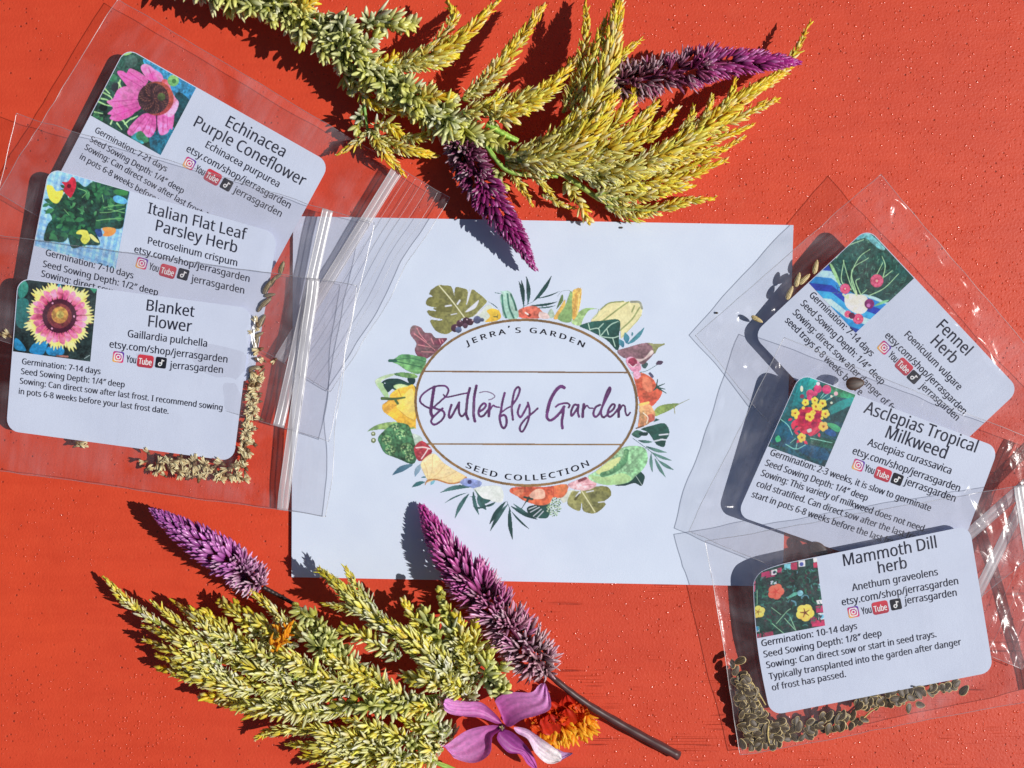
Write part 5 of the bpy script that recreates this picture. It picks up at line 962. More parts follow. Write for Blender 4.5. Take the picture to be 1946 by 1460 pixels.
def side_tufts():                            # short tufts leaving the old part of the branch on every side
    out = []; A = spline([(400, -30), (520, 10), (640, 75), (760, 170), (900, 248)], 60)
    for k in range(24):
        i = int(k / 24 * 56) + 1; p = A[i]; d = A[min(i + 2, 59)] - A[i]; d /= np.linalg.norm(d); q = np.array((-d[1], d[0])) * (1 if k % 2 else -1)
        a = rg.uniform(.5, 1.25); e = d * math.cos(a) + q * math.sin(a); L = rg.uniform(38, 68) * (1 if k % 3 else .7); zt = rg.uniform(9, 17)
        out.append(([(p[0], p[1], 11), tuple(p + e * L * .5) + (zt,), tuple(p + e * L + rg.normal(size=2) * 5) + (zt - 1.5,)], rg.uniform(13, 19), 1.0, 'g' if k % 4 else 'o'))
    return out
# -- the large branch across the top
t1 = thing('celosia_plume', at(900, 230, 0), 'large yellow-green plume branch curving across the top of the board', 'flower plume')
a = Acc(); stem(a, [(360, -40, 9), (520, 10, 10), (640, 75, 10), (760, 170, 10), (880, 250, 9), (960, 290, 8), (1060, 325, 7), (1140, 378, 6), (1180, 384, 5)], 9, 5, (120, 150, 70), (170, 186, 90))
stem(a, [(690, 180, 9), (694, 215, 8), (700, 255, 6)], 3.2, 2.4, (120, 160, 76)); stem(a, [(925, 235, 11), (960, 256, 11), (984, 268, 10)], 6, 5, (150, 190, 80))
stem(a, [(915, 260, 9), (940, 300, 9), (975, 328, 8), (1060, 335, 7)], 5, 4, (140, 176, 80)); a.build('stem', STEM, t1)
spikelets(t1, [
    ([(330, -50, 11), (430, -14, 12), (530, 18, 12)], 34, 1.3, 'g'), ([(470, -6, 12), (560, 22, 12), (640, 78, 12)], 33, 1.2, 'g'), ([(600, 50, 12), (680, 110, 12), (760, 176, 11)], 33, 1.2, 'g'), ([(700, 130, 11), (790, 190, 11), (880, 235, 10)], 31, 1.2, 'g'), ([(800, 205, 10), (880, 246, 10), (960, 276, 9)], 28, 1.2, 'g'),
    *side_tufts(),
    ([(690, 40, 12), (740, 50, 13), (790, 44, 12)], 24, 1.2, 'g'), ([(640, 30, 14), (660, 70, 15), (700, 110, 14)], 26, 1.1, 'g'),
    ([(745, 128, 12), (810, 108, 14), (870, 78, 15), (947, 2, 14)], 21, 1.2), ([(770, 128, 13), (830, 118, 14), (866, 106, 13)], 14, 1),
    ([(820, 90, 12), (852, 52, 13), (862, 28, 13), (849, 2, 12)], 11), ([(880, 190, 11), (930, 150, 13), (985, 80, 14), (1030, 16, 13)], 18, 1.2),
    ([(920, 215, 12), (985, 196, 14), (1040, 172, 15), (1098, 108, 13)], 21, 1.2), ([(930, 225, 13), (970, 215, 14), (1022, 200, 14)], 20, 1, 'o'), ([(880, 215, 13), (930, 200, 14), (956, 172, 14)], 16, 1),
    ([(1070, 215, 12), (1100, 130, 13), (1114, 60, 13), (1112, 6, 12)], 12), ([(1085, 210, 13), (1125, 110, 15), (1152, 36, 14)], 13), ([(1070, 260, 12), (1120, 205, 15), (1152, 130, 16), (1168, 50, 15), (1175, 2, 14)], 24, 1.3), ([(1110, 225, 12), (1170, 120, 13), (1214, 78, 12)], 11),
    ([(960, 300, 11), (1040, 275, 14), (1100, 225, 16), (1122, 190, 15)], 20, 1.2), ([(985, 305, 12), (1060, 290, 16), (1130, 235, 18), (1168, 184, 17)], 25, 1.3), ([(1050, 310, 12), (1130, 270, 15), (1185, 215, 16), (1208, 168, 15)], 17), ([(1060, 318, 12), (1150, 285, 15), (1210, 240, 15), (1244, 200, 14)], 19, 1.2),
    ([(1080, 325, 12), (1160, 300, 14), (1240, 250, 14), (1285, 210, 12)], 18, 1.1), ([(1100, 335, 10), (1200, 318, 13), (1300, 270, 13), (1420, 180, 11), (1500, 130, 9)], 22, 1.4), ([(1440, 175, 9), (1495, 125, 9), (1538, 46, 8)], 10), ([(1240, 300, 9), (1340, 255, 10), (1430, 210, 9), (1476, 190, 8)], 13), ([(1230, 310, 8), (1320, 280, 9), (1426, 240, 8)], 14), ([(1200, 325, 8), (1300, 300, 9), (1374, 282, 8)], 13), ([(1210, 335, 7), (1310, 318, 7), (1412, 262, 7)], 12),
    ([(1290, 255, 12), (1312, 228, 13), (1318, 204, 13)], 8), ([(1330, 235, 12), (1346, 210, 13), (1352, 184, 13)], 8), ([(1360, 220, 12), (1386, 188, 13), (1396, 152, 12)], 9),
    ([(1130, 372, 8), (1200, 352, 9), (1290, 340, 8), (1376, 306, 7)], 16, 1.2), ([(1140, 380, 7), (1220, 372, 7), (1270, 360, 7), (1312, 354, 6)], 15, 1.1), ([(1150, 392, 5), (1240, 400, 5), (1300, 384, 5), (1354, 378, 4)], 13), ([(1160, 398, 4), (1210, 412, 4), (1262, 388, 4)], 11), ([(1120, 345, 9), (1180, 330, 11), (1236, 320, 10)], 18, 1.1, 'o'), ([(1010, 320, 10), (1090, 310, 13), (1150, 290, 13)], 20, 1.2),
    ([(960, 310, 8), (1030, 322, 8), (1100, 312, 8)], 17, 1), ([(1074, 345, 6), (1095, 376, 6), (1120, 422, 4)], 10, 1, 'o'), ([(968, 322, 6), (988, 352, 5), (1011, 388, 4)], 8), ([(1010, 332, 6), (1030, 350, 6), (1052, 372, 5)], 8), ([(1030, 370, 4), (1060, 386, 4), (1090, 396, 3)], 6),
    ([(702, 245, 7), (726, 282, 8), (764, 328, 5)], 13, 1), ([(700, 250, 7), (676, 272, 6), (642, 294, 5)], 8), ([(720, 262, 7), (775, 285, 8), (830, 296, 5)], 13), ([(770, 205, 8), (830, 238, 9), (862, 250, 7)], 18, 1, 'o'), ([(700, 196, 8), (740, 205, 9), (778, 218, 7)], 13), ([(712, 240, 8), (740, 238, 9), (762, 256, 8)], 14, 1, 'o'), ([(760, 262, 8), (800, 262, 9), (850, 240, 7)], 10), ([(690, 205, 8), (682, 232, 7), (676, 250, 6)], 8, 1, 'g'),
    ([(650, 110, 9), (655, 140, 9), (668, 172, 8)], 17, 1, 'g'), ([(668, 150, 9), (690, 178, 9), (720, 206, 8)], 15, 1, 'o'), ([(945, 320, 6), (950, 340, 6), (956, 356, 5)], 9, 1, 'g')], YB, YT)

# -- the plume heap at the bottom left, one piece per stalk
t2 = thing('celosia_plume', at(560, 1270, 0), 'broad pale yellow plume with its tip pointing to the upper left, below the envelope', 'flower plume')
a = Acc(); stem(a, [(205, 1105, 5), (300, 1180, 7), (430, 1240, 8), (600, 1300, 9), (760, 1330, 9), (870, 1322, 8)], 2.5, 8, (190, 180, 80), (130, 170, 80)); a.build('stem', STEM, t2)
L2 = [([(330, 1205, 7), (262, 1160, 7), (228, 1130, 6), (200, 1100, 5)], 11)]
for (bx, by), (tx, ty), r in (((420, 1240), (288, 1143), 13), ((440, 1240), (331, 1143), 12), ((470, 1245), (362, 1156), 13), ((500, 1250), (389, 1161), 13), ((520, 1230), (416, 1142), 14), ((560, 1230), (450, 1150), 15), ((570, 1215), (478, 1124), 12), ((420, 1262), (274, 1190), 13), ((430, 1275), (274, 1216), 13), ((460, 1290), (300, 1246), 14), ((470, 1300), (302, 1269), 14), ((500, 1315), (331, 1284), 15),
        ((560, 1330), (381, 1322), 15), ((570, 1345), (402, 1333), 15), ((600, 1350), (447, 1347), 16), ((620, 1352), (470, 1356), 15), ((660, 1350), (527, 1358), 16), ((520, 1285), (380, 1225), 15), ((560, 1290), (410, 1250), 16), ((590, 1310), (440, 1290), 16), ((540, 1262), (430, 1200), 15), ((600, 1275), (490, 1215), 16), ((640, 1300), (520, 1250), 17), ((650, 1320), (500, 1310), 17), ((690, 1320), (570, 1280), 18)):
    L2.append(([(bx, by, 9), ((bx + tx) / 2, (by + ty) / 2 + rg.uniform(-6, 8), rg.uniform(10, 15)), (tx, ty, rg.uniform(6, 11))], r, 1.0, 'y' if rg.random() < .45 or bx < 470 else 'o'))
for (bx, by), (tx, ty), r in (((640, 1260), (560, 1190), 18), ((680, 1270), (600, 1200), 20), ((700, 1300), (620, 1240), 20), ((740, 1310), (660, 1270), 20), ((780, 1330), (690, 1300), 20), ((760, 1340), (640, 1340), 20), ((820, 1340), (720, 1330), 19), ((850, 1345), (770, 1350), 18), ((640, 1240), (590, 1165), 17), ((600, 1190), (560, 1150), 16)):
    L2.append(([(bx, by, 9), ((bx + tx) / 2, (by + ty) / 2, rg.uniform(11, 15)), (tx, ty, rg.uniform(10, 14))], r, 1.1, 'g' if rg.random() < .25 else 'o'))
spikelets(t2, L2, LB, LT)
t3 = thing('celosia_plume', at(800, 1230, 0), 'upright yellow plume with two thin tips touching the lower edge of the envelope', 'flower plume')
a = Acc(); stem(a, [(640, 1110, 10), (720, 1180, 12), (800, 1260, 11), (890, 1330, 8)], 2.5, 6, (200, 184, 80), (130, 170, 80)); a.build('stem', STEM, t3)
L3 = [([(770, 1225, 13), (700, 1165, 15), (655, 1125, 14), (609, 1084, 11)], 18, 1.3), ([(720, 1165, 15), (676, 1110, 15), (657, 1080, 14)], 9), ([(720, 1180, 14), (670, 1158, 14), (617, 1148, 12)], 11), ([(860, 1290, 12), (790, 1225, 16), (735, 1185, 17)], 22, 1.3), ([(760, 1250, 14), (700, 1215, 15), (650, 1195, 13)], 16, 1, 'o')]
for (bx, by), (tx, ty), r, k in (((830, 1240), (768, 1144), 15, 'o'), ((850, 1240), (800, 1150), 16, 'g'), ((870, 1250), (836, 1118), 14, 'g'), ((880, 1260), (846, 1160), 16, 'o'), ((890, 1270), (868, 1170), 16, 'o'), ((900, 1280), (905, 1180), 15, 'o'), ((880, 1290), (800, 1200), 17, 'y'), ((920, 1300), (930, 1230), 15, 'g'), ((930, 1310), (958, 1260), 14, 'g'), ((890, 1320), (800, 1260), 19, 'o'), ((900, 1330), (840, 1290), 18, 'o'), ((870, 1310), (770, 1285), 18, 'o'), ((940, 1325), (965, 1300), 13, 'g'), ((900, 1300), (875, 1220), 15, 'o')):
    L3.append(([(bx, by, 9), ((bx + tx) / 2, (by + ty) / 2, rg.uniform(12, 16)), (tx, ty, rg.uniform(10, 15))], r, 1.1, k))
spikelets(t3, L3, LB, LT)
t4 = thing('celosia_plume', at(700, 1420, 0), 'pale yellow plume running along the bottom edge, left of the pink flower', 'flower plume')
a = Acc(); stem(a, [(500, 1398, 5), (580, 1392, 7), (680, 1412, 8), (800, 1440, 8), (880, 1470, 7)], 2.5, 5, (190, 180, 80), (140, 176, 80)); a.build('stem', STEM, t4)
L4 = [([(640, 1402, 8), (570, 1388, 8), (520, 1390, 7), (488, 1402, 5)], 13)]
for (bx, by), (tx, ty), r, k in (((680, 1415), (560, 1372), 15, 'y'), ((690, 1425), (550, 1415), 15, 'y'), ((700, 1435), (575, 1440), 16, 'y'), ((720, 1440), (600, 1468), 17, 'y'), ((740, 1420), (620, 1385), 17, 'o'), ((760, 1430), (650, 1410), 18, 'o'), ((780, 1440), (680, 1440), 18, 'o'), ((790, 1455), (690, 1475), 18, 'o'), ((800, 1420), (700, 1380), 18, 'o'), ((820, 1430), (740, 1400), 18, 'g'), ((830, 1445), (750, 1450), 17, 'o'), ((850, 1410), (770, 1370), 17, 'o'), ((860, 1400), (800, 1365), 15, 'g'), ((800, 1470), (640, 1480), 18, 'o'), ((840, 1425), (790, 1420), 16, 'y'), ((745, 1400), (660, 1365), 15, 'o')):
    L4.append(([(bx, by, 7), ((bx + tx) / 2, (by + ty) / 2, rg.uniform(9, 13)), (tx, ty, rg.uniform(6, 10))], r, 1.1, k))
spikelets(t4, L4, LB, LT)

# -- purple spikes
def spike(pts, rad, label, stempts=None, base=PB_, tip=PT, n=340, sr=(4, 8), split=.42, sc=(38, 26, 25)):
    pts = np.array(pts, float)
    root = thing('celosia_spike', at(pts[len(pts) // 2][0], pts[len(pts) // 2][1], 0), label, 'flower spike', 'purple flower spikes')
    a = Acc(); stem(a, pts, 5, 1.5, (96, 44, 66), (140, 30, 100))
    if stempts: stem(a, stempts, *sr, sc, tuple(int(q * 1.15) for q in sc))
    a.build('stem', STEM, root); a = Acc()
    pf = lambda t: np.clip(t * 9 + .5, 0, 1) * np.clip((1 - t) * 1.75, 0, 1) ** .8
    m = int(n * split)
    # opened, dry florets on the lower part and tight buds towards the tip
    k = max(2, int(len(pts))); Q = spline(pts, 60); cut = int(60 * split)
    ear(a, Q[:cut + 1], rad, int(m * .8), rad * .52 + 8, 7.4, base[:2], tip[:2], 78, 58, 4, .42, .25, .25, (236, 206, 214), lambda t: pf(t * split))
    ear(a, Q[cut - 4:], rad, int(n * 1.05), rad * .5 + 10, 10.5, base[1:], tip[1:], 46, 14, 1, 0, .2, .1, (236, 156, 216), lambda t: pf(split + t * (1 - split)))
    a.build('flower_head', SPK, root); return root
spike([(1160, 160, 13), (1242, 146, 14), (1345, 124, 14), (1448, 117, 13), (1510, 118, 12)], 36, 'purple spike with dry brown base at the top right, resting on the yellow plume', split=.5)
spike([(868, 252, 6), (896, 315, 8), (942, 395, 8.5), (982, 452, 8), (1012, 504, 7)], 33, 'dark purple spike hanging over the top edge of the envelope', base=[(58, 36, 42), (92, 20, 66), (108, 10, 76)], tip=[(140, 96, 104), (150, 50, 116), (144, 30, 108)], split=.42)
spike([(496, 1114, 6), (445, 1072, 8), (380, 1030, 9), (330, 998, 9), (295, 974, 8.5)], 33, 'short lilac-purple spike lying on the board left of the envelope corner', [(500, 1116, 6), (530, 1132, 5), (562, 1150, 5)], base=[(100, 44, 82), (110, 32, 102), (104, 24, 102)], tip=[(214, 170, 190), (196, 120, 186), (182, 92, 176)], sr=(4.5, 3.5), split=.3)
spike([(1040, 1280, 8), (980, 1205, 9.5), (922, 1140, 9.5), (862, 1066, 8), (828, 1012, 6), (806, 972, 4.4)], 45, 'longest magenta spike with dark bare stem, its tip on the lower edge of the envelope', [(1034, 1274, 9), (1080, 1312, 8), (1125, 1344, 6), (1200, 1388, 4), (1290, 1437, 2.5)], base=[(62, 36, 38), (92, 26, 66), (110, 8, 78)], tip=[(226, 186, 190), (210, 112, 176), (216, 70, 164)], n=430, sr=(5.5, 9), sc=(66, 38, 38), split=.5)

# ---------------------------------------------------------------- loose flowers
def petal(acc, outline, axis, z0, z1, zc, c0, c1, vein=None, m=16, edge=0.0):    # outline px polygon; axis (base, tip); rises z0 -> z1 (mm), cupped by zc
    O = spline(outline, 64, True); b, t = np.array(axis[0], float), np.array(axis[1], float); d = t - b; Ln = np.linalg.norm(d); d /= Ln; q = np.array((-d[1], d[0]))
    s = (O - b) @ d; r = (O - b) @ q; lo, hi = s.min() + .5, s.max() - .5; V, C = [], []
    pts = list(zip(s, r)); ns, nr = 21, 19
    for k, sv in enumerate(np.linspace(lo, hi, ns)):
        xs = [r1 + (sv - s1) / (s2 - s1) * (r2 - r1) for (s1, r1), (s2, r2) in zip(pts, pts[1:] + pts[:1]) if (s1 - sv) * (s2 - sv) < 0]
        if len(xs) < 2: xs = [r[np.argmin(abs(s - sv))]] * 2
        a_, e_ = min(xs), max(xs); u = (sv - lo) / (hi - lo)
        for j in range(nr):
            v = j / (nr - 1); rr = a_ + (e_ - a_) * v; p = b + d * sv + q * rr
            z_ = z0 + (z1 - z0) * u + zc * ((2 * v - 1) ** 2) * math.sin(math.pi * min(u + .15, 1)) + .35 * math.sin(v * 17 + u * 4) * u + edge * u ** 3
            V.append(at(p[0], p[1], max(z_, .4) * MM)); w_ = (1 - .2 * max(0, math.sin(v * 34 + .6 * math.sin(u * 5))) ** 3 * (1 - u * .5)) * (1 + .06 * math.sin(j * 1.7 + k * .9))
            C.append(np.clip((lin(c0) * (1 - u) + lin(c1) * u) * w_, 0, .9))
    F = [(i * nr + j, i * nr + j + 1, (i + 1) * nr + j + 1, (i + 1) * nr + j) for i in range(ns - 1) for j in range(nr - 1)]
    V = np.array(V); N = V - (0, 0, .00015)
    acc.add(np.vstack((V, N)), F + [tuple(i + ns * nr for i in f[::-1]) for f in F], np.vstack((C, C)))
zz = lambda *p: [(640 + x / 2.92, 960 + y / 2.92) for x, y in zip(p[::2], p[1::2])]
pf = thing('phlox_blossom', at(950, 1380, 0), 'five-petalled pink-violet blossom with one petal turned to its pale back', 'blossom')
for out, ax, z0, z1, zc, c0, c1, e in (
        (zz(590, 1125, 605, 1072, 640, 1078, 720, 1092, 800, 1095, 870, 1150, 915, 1205, 890, 1215, 800, 1182, 680, 1170, 620, 1155), zz(910, 1205, 600, 1105), 10, 14, 1.5, (190, 92, 170), (238, 168, 222), 0),
        (zz(880, 1080, 960, 1040, 1080, 1040, 1120, 1000, 1160, 995, 1190, 1120, 1120, 1165, 1030, 1190, 960, 1232, 925, 1205, 900, 1130), zz(930, 1215, 1150, 1050), 10, 15, 1.5, (186, 80, 162), (242, 172, 224), 0),
        (zz(910, 1230, 850, 1222, 720, 1252, 600, 1335, 572, 1328, 620, 1360, 640, 1400, 760, 1432, 850, 1380, 862, 1290, 900, 1255), zz(905, 1235, 620, 1380), 10, 9, 2, (190, 92, 170), (240, 172, 224), 0),
        (zz(905, 1255, 890, 1300, 950, 1372, 1020, 1385, 1060, 1440, 1112, 1465, 1085, 1380, 1010, 1290, 950, 1250), zz(925, 1245, 1090, 1440), 9.5, 5, 1.5, (150, 56, 140), (200, 110, 190), 0),
        (zz(985, 1232, 1000, 1265, 1060, 1300, 1100, 1375, 1150, 1425, 1190, 1437, 1235, 1425, 1250, 1390, 1210, 1350, 1140, 1300, 1060, 1245), zz(970, 1230, 1230, 1420), 9.5, 7.5, 2.5, (226, 196, 228), (246, 240, 246), 0),
        (zz(1215, 1352, 1262, 1372, 1310, 1378, 1255, 1412, 1238, 1425, 1240, 1395), zz(1225, 1385, 1305, 1378), 6.4, 6, .5, (196, 170, 206), (190, 150, 200), 0)):
    acc = Acc(); petal(acc, out, ax, z0, z1, zc, c0, c1, edge=e); acc.build('petal', PET, pf)
a = Acc(); V, F = tube([at(953, 1383, .0098), at(953, 1383, .0106)], [.0011, .0008], 12); a.add(V, F, lin((90, 30, 70)))
for k in range(5): tepals(a, np.array([at(953, 1383, .0104)]), np.array([[math.cos(k * 1.26), math.sin(k * 1.26), .6]]), .0009, .0002, np.array([lin((200, 190, 110))]), np.array([lin((226, 220, 160))]))
a.build('flower_eye', PET, pf)
mg = thing('marigold', at(1075, 1375, 0), 'orange-red marigold with a golden fringe, lying on its side behind the pink blossom', 'blossom')
for out, ax, z0, z1, c0, c1 in ((zz(1045, 1180, 1100, 1150, 1160, 1190, 1180, 1260, 1140, 1290, 1080, 1260, 1050, 1220), zz(1080, 1270, 1120, 1160), 3, 8, (214, 90, 30), (206, 60, 24)),
        (zz(1130, 1190, 1190, 1160, 1240, 1200, 1240, 1260, 1190, 1280, 1140, 1260), zz(1190, 1280, 1180, 1165), 5, 9, (200, 50, 22), (190, 34, 18)), (zz(1150, 1130, 1200, 1090, 1260, 1140, 1240, 1200, 1180, 1190), zz(1230, 1210, 1180, 1100), 4, 9, (214, 70, 24), (196, 44, 20)),
        (zz(1235, 1100, 1280, 1055, 1330, 1100, 1330, 1150, 1290, 1170, 1240, 1150), zz(1300, 1180, 1270, 1065), 4, 9, (204, 54, 24), (186, 36, 20)), (zz(1220, 1180, 1270, 1130, 1320, 1150, 1330, 1210, 1270, 1230), zz(1290, 1230, 1270, 1140), 5, 9, (210, 60, 22), (190, 40, 18)),
        (zz(1300, 1100, 1360, 1090, 1390, 1150, 1350, 1190, 1300, 1170), zz(1330, 1190, 1350, 1095), 4, 7, (220, 110, 30), (206, 70, 24))):
    acc = Acc(); petal(acc, out, ax, z0, z1, .9, c0, c1); acc.build('petal', PET, mg)
for k in range(22):                         # ruffled inner petals
    cx, cy_ = 640 + (1095 + 250 * (k % 8) / 7 + rg.normal() * 12) / 2.92, 960 + (1240 - 80 * (k % 8) / 7 - 38 * (k // 8) + rg.normal() * 10) / 2.92; a0 = rg.uniform(0, 6.28); r0 = rg.uniform(8, 13)
    oo = [(cx + r0 * (1 + .22 * math.sin(q * 3.7 + k)) * math.cos(q), cy_ + r0 * (.75 + .2 * math.sin(q * 5 + k)) * math.sin(q)) for q in np.linspace(0, 2 * np.pi, 14, endpoint=False)]
    acc = Acc(); petal(acc, oo, ((cx - r0 * math.cos(a0), cy_ - r0 * math.sin(a0)), (cx + r0 * math.cos(a0), cy_ + r0 * math.sin(a0))), rg.uniform(3, 6), rg.uniform(7, 10), rg.uniform(.8, 2), [(190, 44, 20), (214, 84, 26), (226, 120, 30)][k % 3], [(222, 96, 30), (240, 160, 44), (206, 56, 24)][k % 3], edge=-1.0); acc.build('petal', PET, mg)
a = Acc(); n = 170; f = rg.random(n); P = np.array([at(640 + (1140 + 270 * q) / 2.92 + rg.normal() * 6, 960 + (1300 - 120 * q + rg.normal() * 24) / 2.92, rg.uniform(.002, .0055)) for q in f])
D = np.stack((.25 + .5 * f + rg.normal(size=n) * .35, -.75 + rg.normal(size=n) * .3, .35 + rg.normal(size=n) * .35), 1)
tepals(a, P, D, rg.uniform(.0025, .0042, n), .0008, cmix([(226, 130, 20), (236, 150, 26)], rg.random(n)), cmix([(252, 206, 56), (246, 180, 36)], rg.random(n)), .25)
a.build('fringe', PET, mg)
mb = thing('marigold_floret', at(540, 1210, .008), 'small tuft of orange-yellow florets caught in the broad plume', 'floret')
a = Acc(); n = 46; f = rg.random(n); P = np.array([at(522 + 26 * q + rg.normal() * 5, 1232 - 36 * q + rg.normal() * 6, rg.uniform(.015, .018)) for q in f])
tepals(a, P, np.stack((.4 + rg.normal(size=n) * .5, .7 + rg.normal(size=n) * .5, .5 + rg.normal(size=n) * .3), 1), .0026, .0006, cmix([(214, 140, 30)] * 2, f), cmix([(240, 186, 40), (236, 170, 30)], f), .3); a.build('ray_florets', PET, mb)

# ---------------------------------------------------------------- seeds
def seed_mesh(name, build):
    a = Acc(); build(a); o = a.build(name, DRY); o.location = (0, 0, 0); return o
def place(proto, first, px, py, z, rz, tilt, label, group, cat='seed', sc=1.0):
    o = proto if first else proto.copy()
    if not first: COL.objects.link(o)
    o.location = [float(v) for v in at(px, py, z)]; o.rotation_euler = (tilt[0], tilt[1], rz); o.scale = (sc,) * 3
    tag(o, label, cat, group); return o
def ellipsoid(a, lx, ly, lz, c, c2, rim=None):
    nu, nv = 18, 13; V, C = [], []
    for i in range(nv):
        ph = math.pi * i / (nv - 1) - math.pi / 2
        for j in range(nu):
            th_ = 2 * math.pi * j / nu; x, y, z_ = math.cos(ph) * math.cos(th_), math.cos(ph) * math.sin(th_), math.sin(ph)
            V.append((lx * x, ly * y * (1 - .25 * x), lz * z_)); st = .5 + .5 * math.cos(th_ * 2) 
            ridge = abs(y) < .16 or abs(abs(y) - .5) < .13
            C.append(lin(rim) if rim is not None and math.cos(ph) > .9 else lin(c2 if ridge else c))
    F = [(i * nu + j, i * nu + (j + 1) % nu, (i + 1) * nu + (j + 1) % nu, (i + 1) * nu + j) for i in range(nv - 1) for j in range(nu)]
    a.add(V, F, C)
# blanket flower: furry little shuttlecocks with pale pointed scales
def b_blanket(a):
    V, F = tube([(-.0016, 0, 0), (-.0008, 0, 0), (0, 0, 0)], [.0002, .00055, .0007], 8); a.add(V, F, lin((96, 70, 42)))
    n = 9; b = np.arange(n) * 2.399
    D = np.stack((np.ones(n), .42 * np.cos(b), .42 * np.sin(b)), 1)
    tepals(a, np.tile((-.0002, 0, 0), (n, 1)).astype(float), D, np.full(n, .0030), .0005, cmix([(112, 84, 48)] * 2, b * 0), cmix([(240, 226, 184), (206, 176, 120)], np.arange(n) / n), .1, floor=-1)
pb_ = seed_mesh('blanket_flower_seed', b_blanket); first = True; rr = random.Random(8)
LB1 = 'tan chaffy seed heaped along the right and lower edges of the blanket flower card'
spots = []
for k in range(150):
    u = k / 150
    if u < .5: x, y = 300 + 165 * (u / .5) + rr.gauss(0, 6), 884 + rr.uniform(-14, 20) + 8 * (u / .5)
    else: v = (u - .5) / .5; x, y = 456 + 24 * v + abs(rr.gauss(0, 11)), 880 - 165 * v + rr.gauss(0, 6)
    spots.append((x, y, rr.uniform(-.6, .5)))
for k in range(10): spots.append((rr.uniform(474, 500), rr.uniform(600, 740), 0))
spots += [(146, 846, 0), (160, 848, .2), (155, 842, 0), (280, 858, 0), (272, 880, 0), (286, 890, 0), (300, 897, 0), (520, 685, .2), (8, 636, 0), (16, 638, 0)]
for x, y, dz in spots:
    place(pb_, first, x, y, BB.zat(x, y) + (dz * .5 - .75) * MM, rr.uniform(0, 6.28), (rr.uniform(-.5, .5), rr.uniform(-.5, .5)), LB1 if 290 < x < 500 and y > 690 else 'tan chaffy seed lying loose near the blanket flower card, away from the heap', 'blanket flower seeds in the bag', sc=rr.uniform(.5, .85)); first = False
pp = seed_mesh('parsley_seed', lambda a: ellipsoid(a, .0019, .0007, .0006, (74, 62, 46), (150, 134, 100))); first = True
for x, y, rz in ((536, 508, 1.2), (528, 525, .6), (519, 536, .9), (509, 546, 1), (514, 562, .2), (506, 575, .7), (497, 585, .9), (498, 612, 1.1), (492, 636, .5), (488, 652, 1.3), (484, 700, .3), (480, 716, 1)):
    place(pp, first, x, y, BP.zat(x, y), rz, (rr.uniform(-.4, .4), rr.uniform(-.3, .3)), 'dark ridged seed beside the right edge of the parsley card', 'parsley seeds in the bag', sc=rr.uniform(.8, 1.25)); first = False
pfn = seed_mesh('fennel_seed', lambda a: ellipsoid(a, .0025, .0009, .0007, (120, 104, 56), (226, 206, 150), (214, 194, 140))); first = True
for x, y, rz, lab in ((1549, 508, 1.35, 'striped seed above the corner of the fennel photo, highest of its row'), (1515, 532, 1.3, 'left one of two crossed striped seeds beside the fennel card'), (1528, 531, .75, 'right one of two crossed striped seeds beside the fennel card'), (1500, 557, 1.15, 'striped seed on the envelope edge just left of the fennel card'), (1438, 607, -.5, 'brown striped seed lying alone at the lower corner of the fennel card')):
    place(pfn, first, x, y, BF.zat(x, y) * .8, rz, (0, 0), lab, 'fennel seeds in the bag', sc=.85 if y < 600 else .75); first = False
pm = seed_mesh('milkweed_seed', lambda a: ellipsoid(a, .0027, .0018, .0005, (58, 36, 26), (40, 24, 18), (92, 62, 40))); 
place(pm, True, 1624, 729, BM.zat(1624, 729) + .6 * MM, .1, (0, .1), 'dark brown flat oval seed above the milkweed photo', 'milkweed seeds in the bag')
place(pm, False, 1556, 1044, BM.zat(1556, 1044), -.5, (.1, 0), 'dark flat seed half hidden between the milkweed and dill cards', 'milkweed seeds in the bag')
pd = seed_mesh('dill_seed', lambda a: ellipsoid(a, .00165, .00095, .00026, (36, 27, 15), (86, 68, 38), (214, 192, 134))); first = True
spots = []
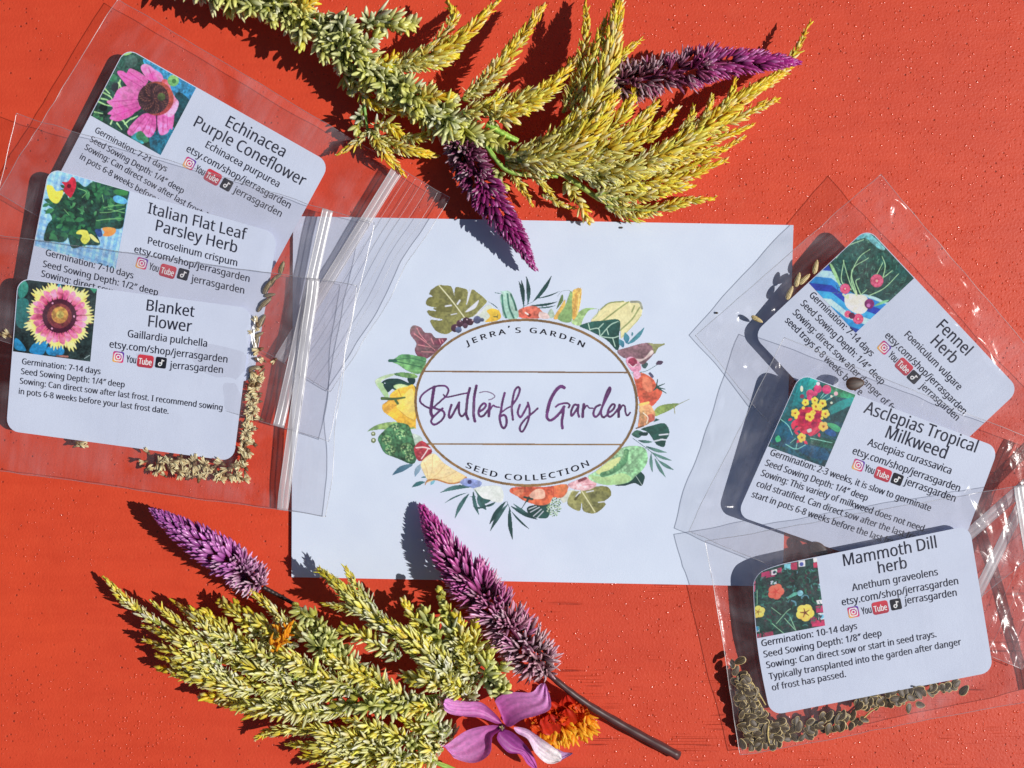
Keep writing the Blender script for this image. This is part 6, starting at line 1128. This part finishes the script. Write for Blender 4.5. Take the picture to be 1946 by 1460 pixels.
for k in range(280):
    u = rr.random()
    if u < .38: v = rr.random(); x, y = 1404 + 16 * v + rr.uniform(-8, 36 * (.5 + v)), 1290 + 125 * v + rr.gauss(0, 4)
    elif u < .72: v = rr.random(); x, y = 1425 + 200 * v, 1404 - 36 * v + rr.uniform(-26, 20) * (1.05 - .5 * v)
    else: v = rr.random(); x, y = 1630 + 190 * v, 1336 - 34 * v + rr.uniform(-12, 14) * (1.1 - .8 * v)
    spots.append((x, y))
spots += [(1392, 1262), (1406, 1256), (1398, 1274), (1410, 1282), (1636, 1372), (1625, 1372), (1642, 1368), (1832, 1312), (1726, 1346), (1748, 1340)]
for x, y in spots:
    place(pd, first, x, y, max(BD.zat(x, y) - .0008, .0012) + rr.uniform(-.5, .4) * MM, rr.uniform(0, 6.28), (rr.uniform(-.45, .45), rr.uniform(-.3, .3)), 'flat brown seed with pale rim, heaped along the lower edge of the dill card' if y > 1290 else 'flat brown seed with pale rim, in the little group above the dill heap', 'dill seeds in the bag', sc=rr.uniform(.8, 1.15)); first = False
for k, (pts, lab) in enumerate(([[(1428, 1296), (1442, 1318), (1455, 1340)], 'thin straw stalk sticking out of the dill seeds beside the card edge'], [[(1420, 1300), (1440, 1330), (1452, 1352)], 'thin straw stalk under the longer one at the left edge of the dill card'], [[(1460, 1380), (1459, 1396), (1462, 1412)], 'short pale upright stalk in the lowest dill seeds'], [[(1406, 1345), (1420, 1336), (1432, 1326)], 'short straw stalk across the dill seeds at the left'], [[(1640, 1366), (1655, 1352), (1672, 1342)], 'bent straw stalk in the gap between the two dill seed heaps'])):
    a = Acc(); stem(a, [(x, y, 3.6) for x, y in pts], 1.7, 1.2, (190, 166, 100)); tag(a.build('straw_stalk', DRY), lab, 'stalk', 'straw stalks among the dill seeds')
for x, y, lab in ((1181, 433, 'tiny dark crumb at the upper edge of the envelope'), (1362, 595, 'tiny dark crumb on the envelope beside the fennel bag corner'), (1737, 1305, 'tiny dark crumb on the lower edge of the dill card')):
    a = Acc(); ellipsoid(a, .00045, .0003, .0002, (60, 54, 40), (80, 70, 50)); o = a.build('crumb', DRY); zc = (BD.zat(x, y) + .0003) if x > 1700 else env.zat(x, y) + .0002
    o.location = [float(v) for v in at(x, y, zc)]; tag(o, lab, 'crumb', 'stray crumbs')
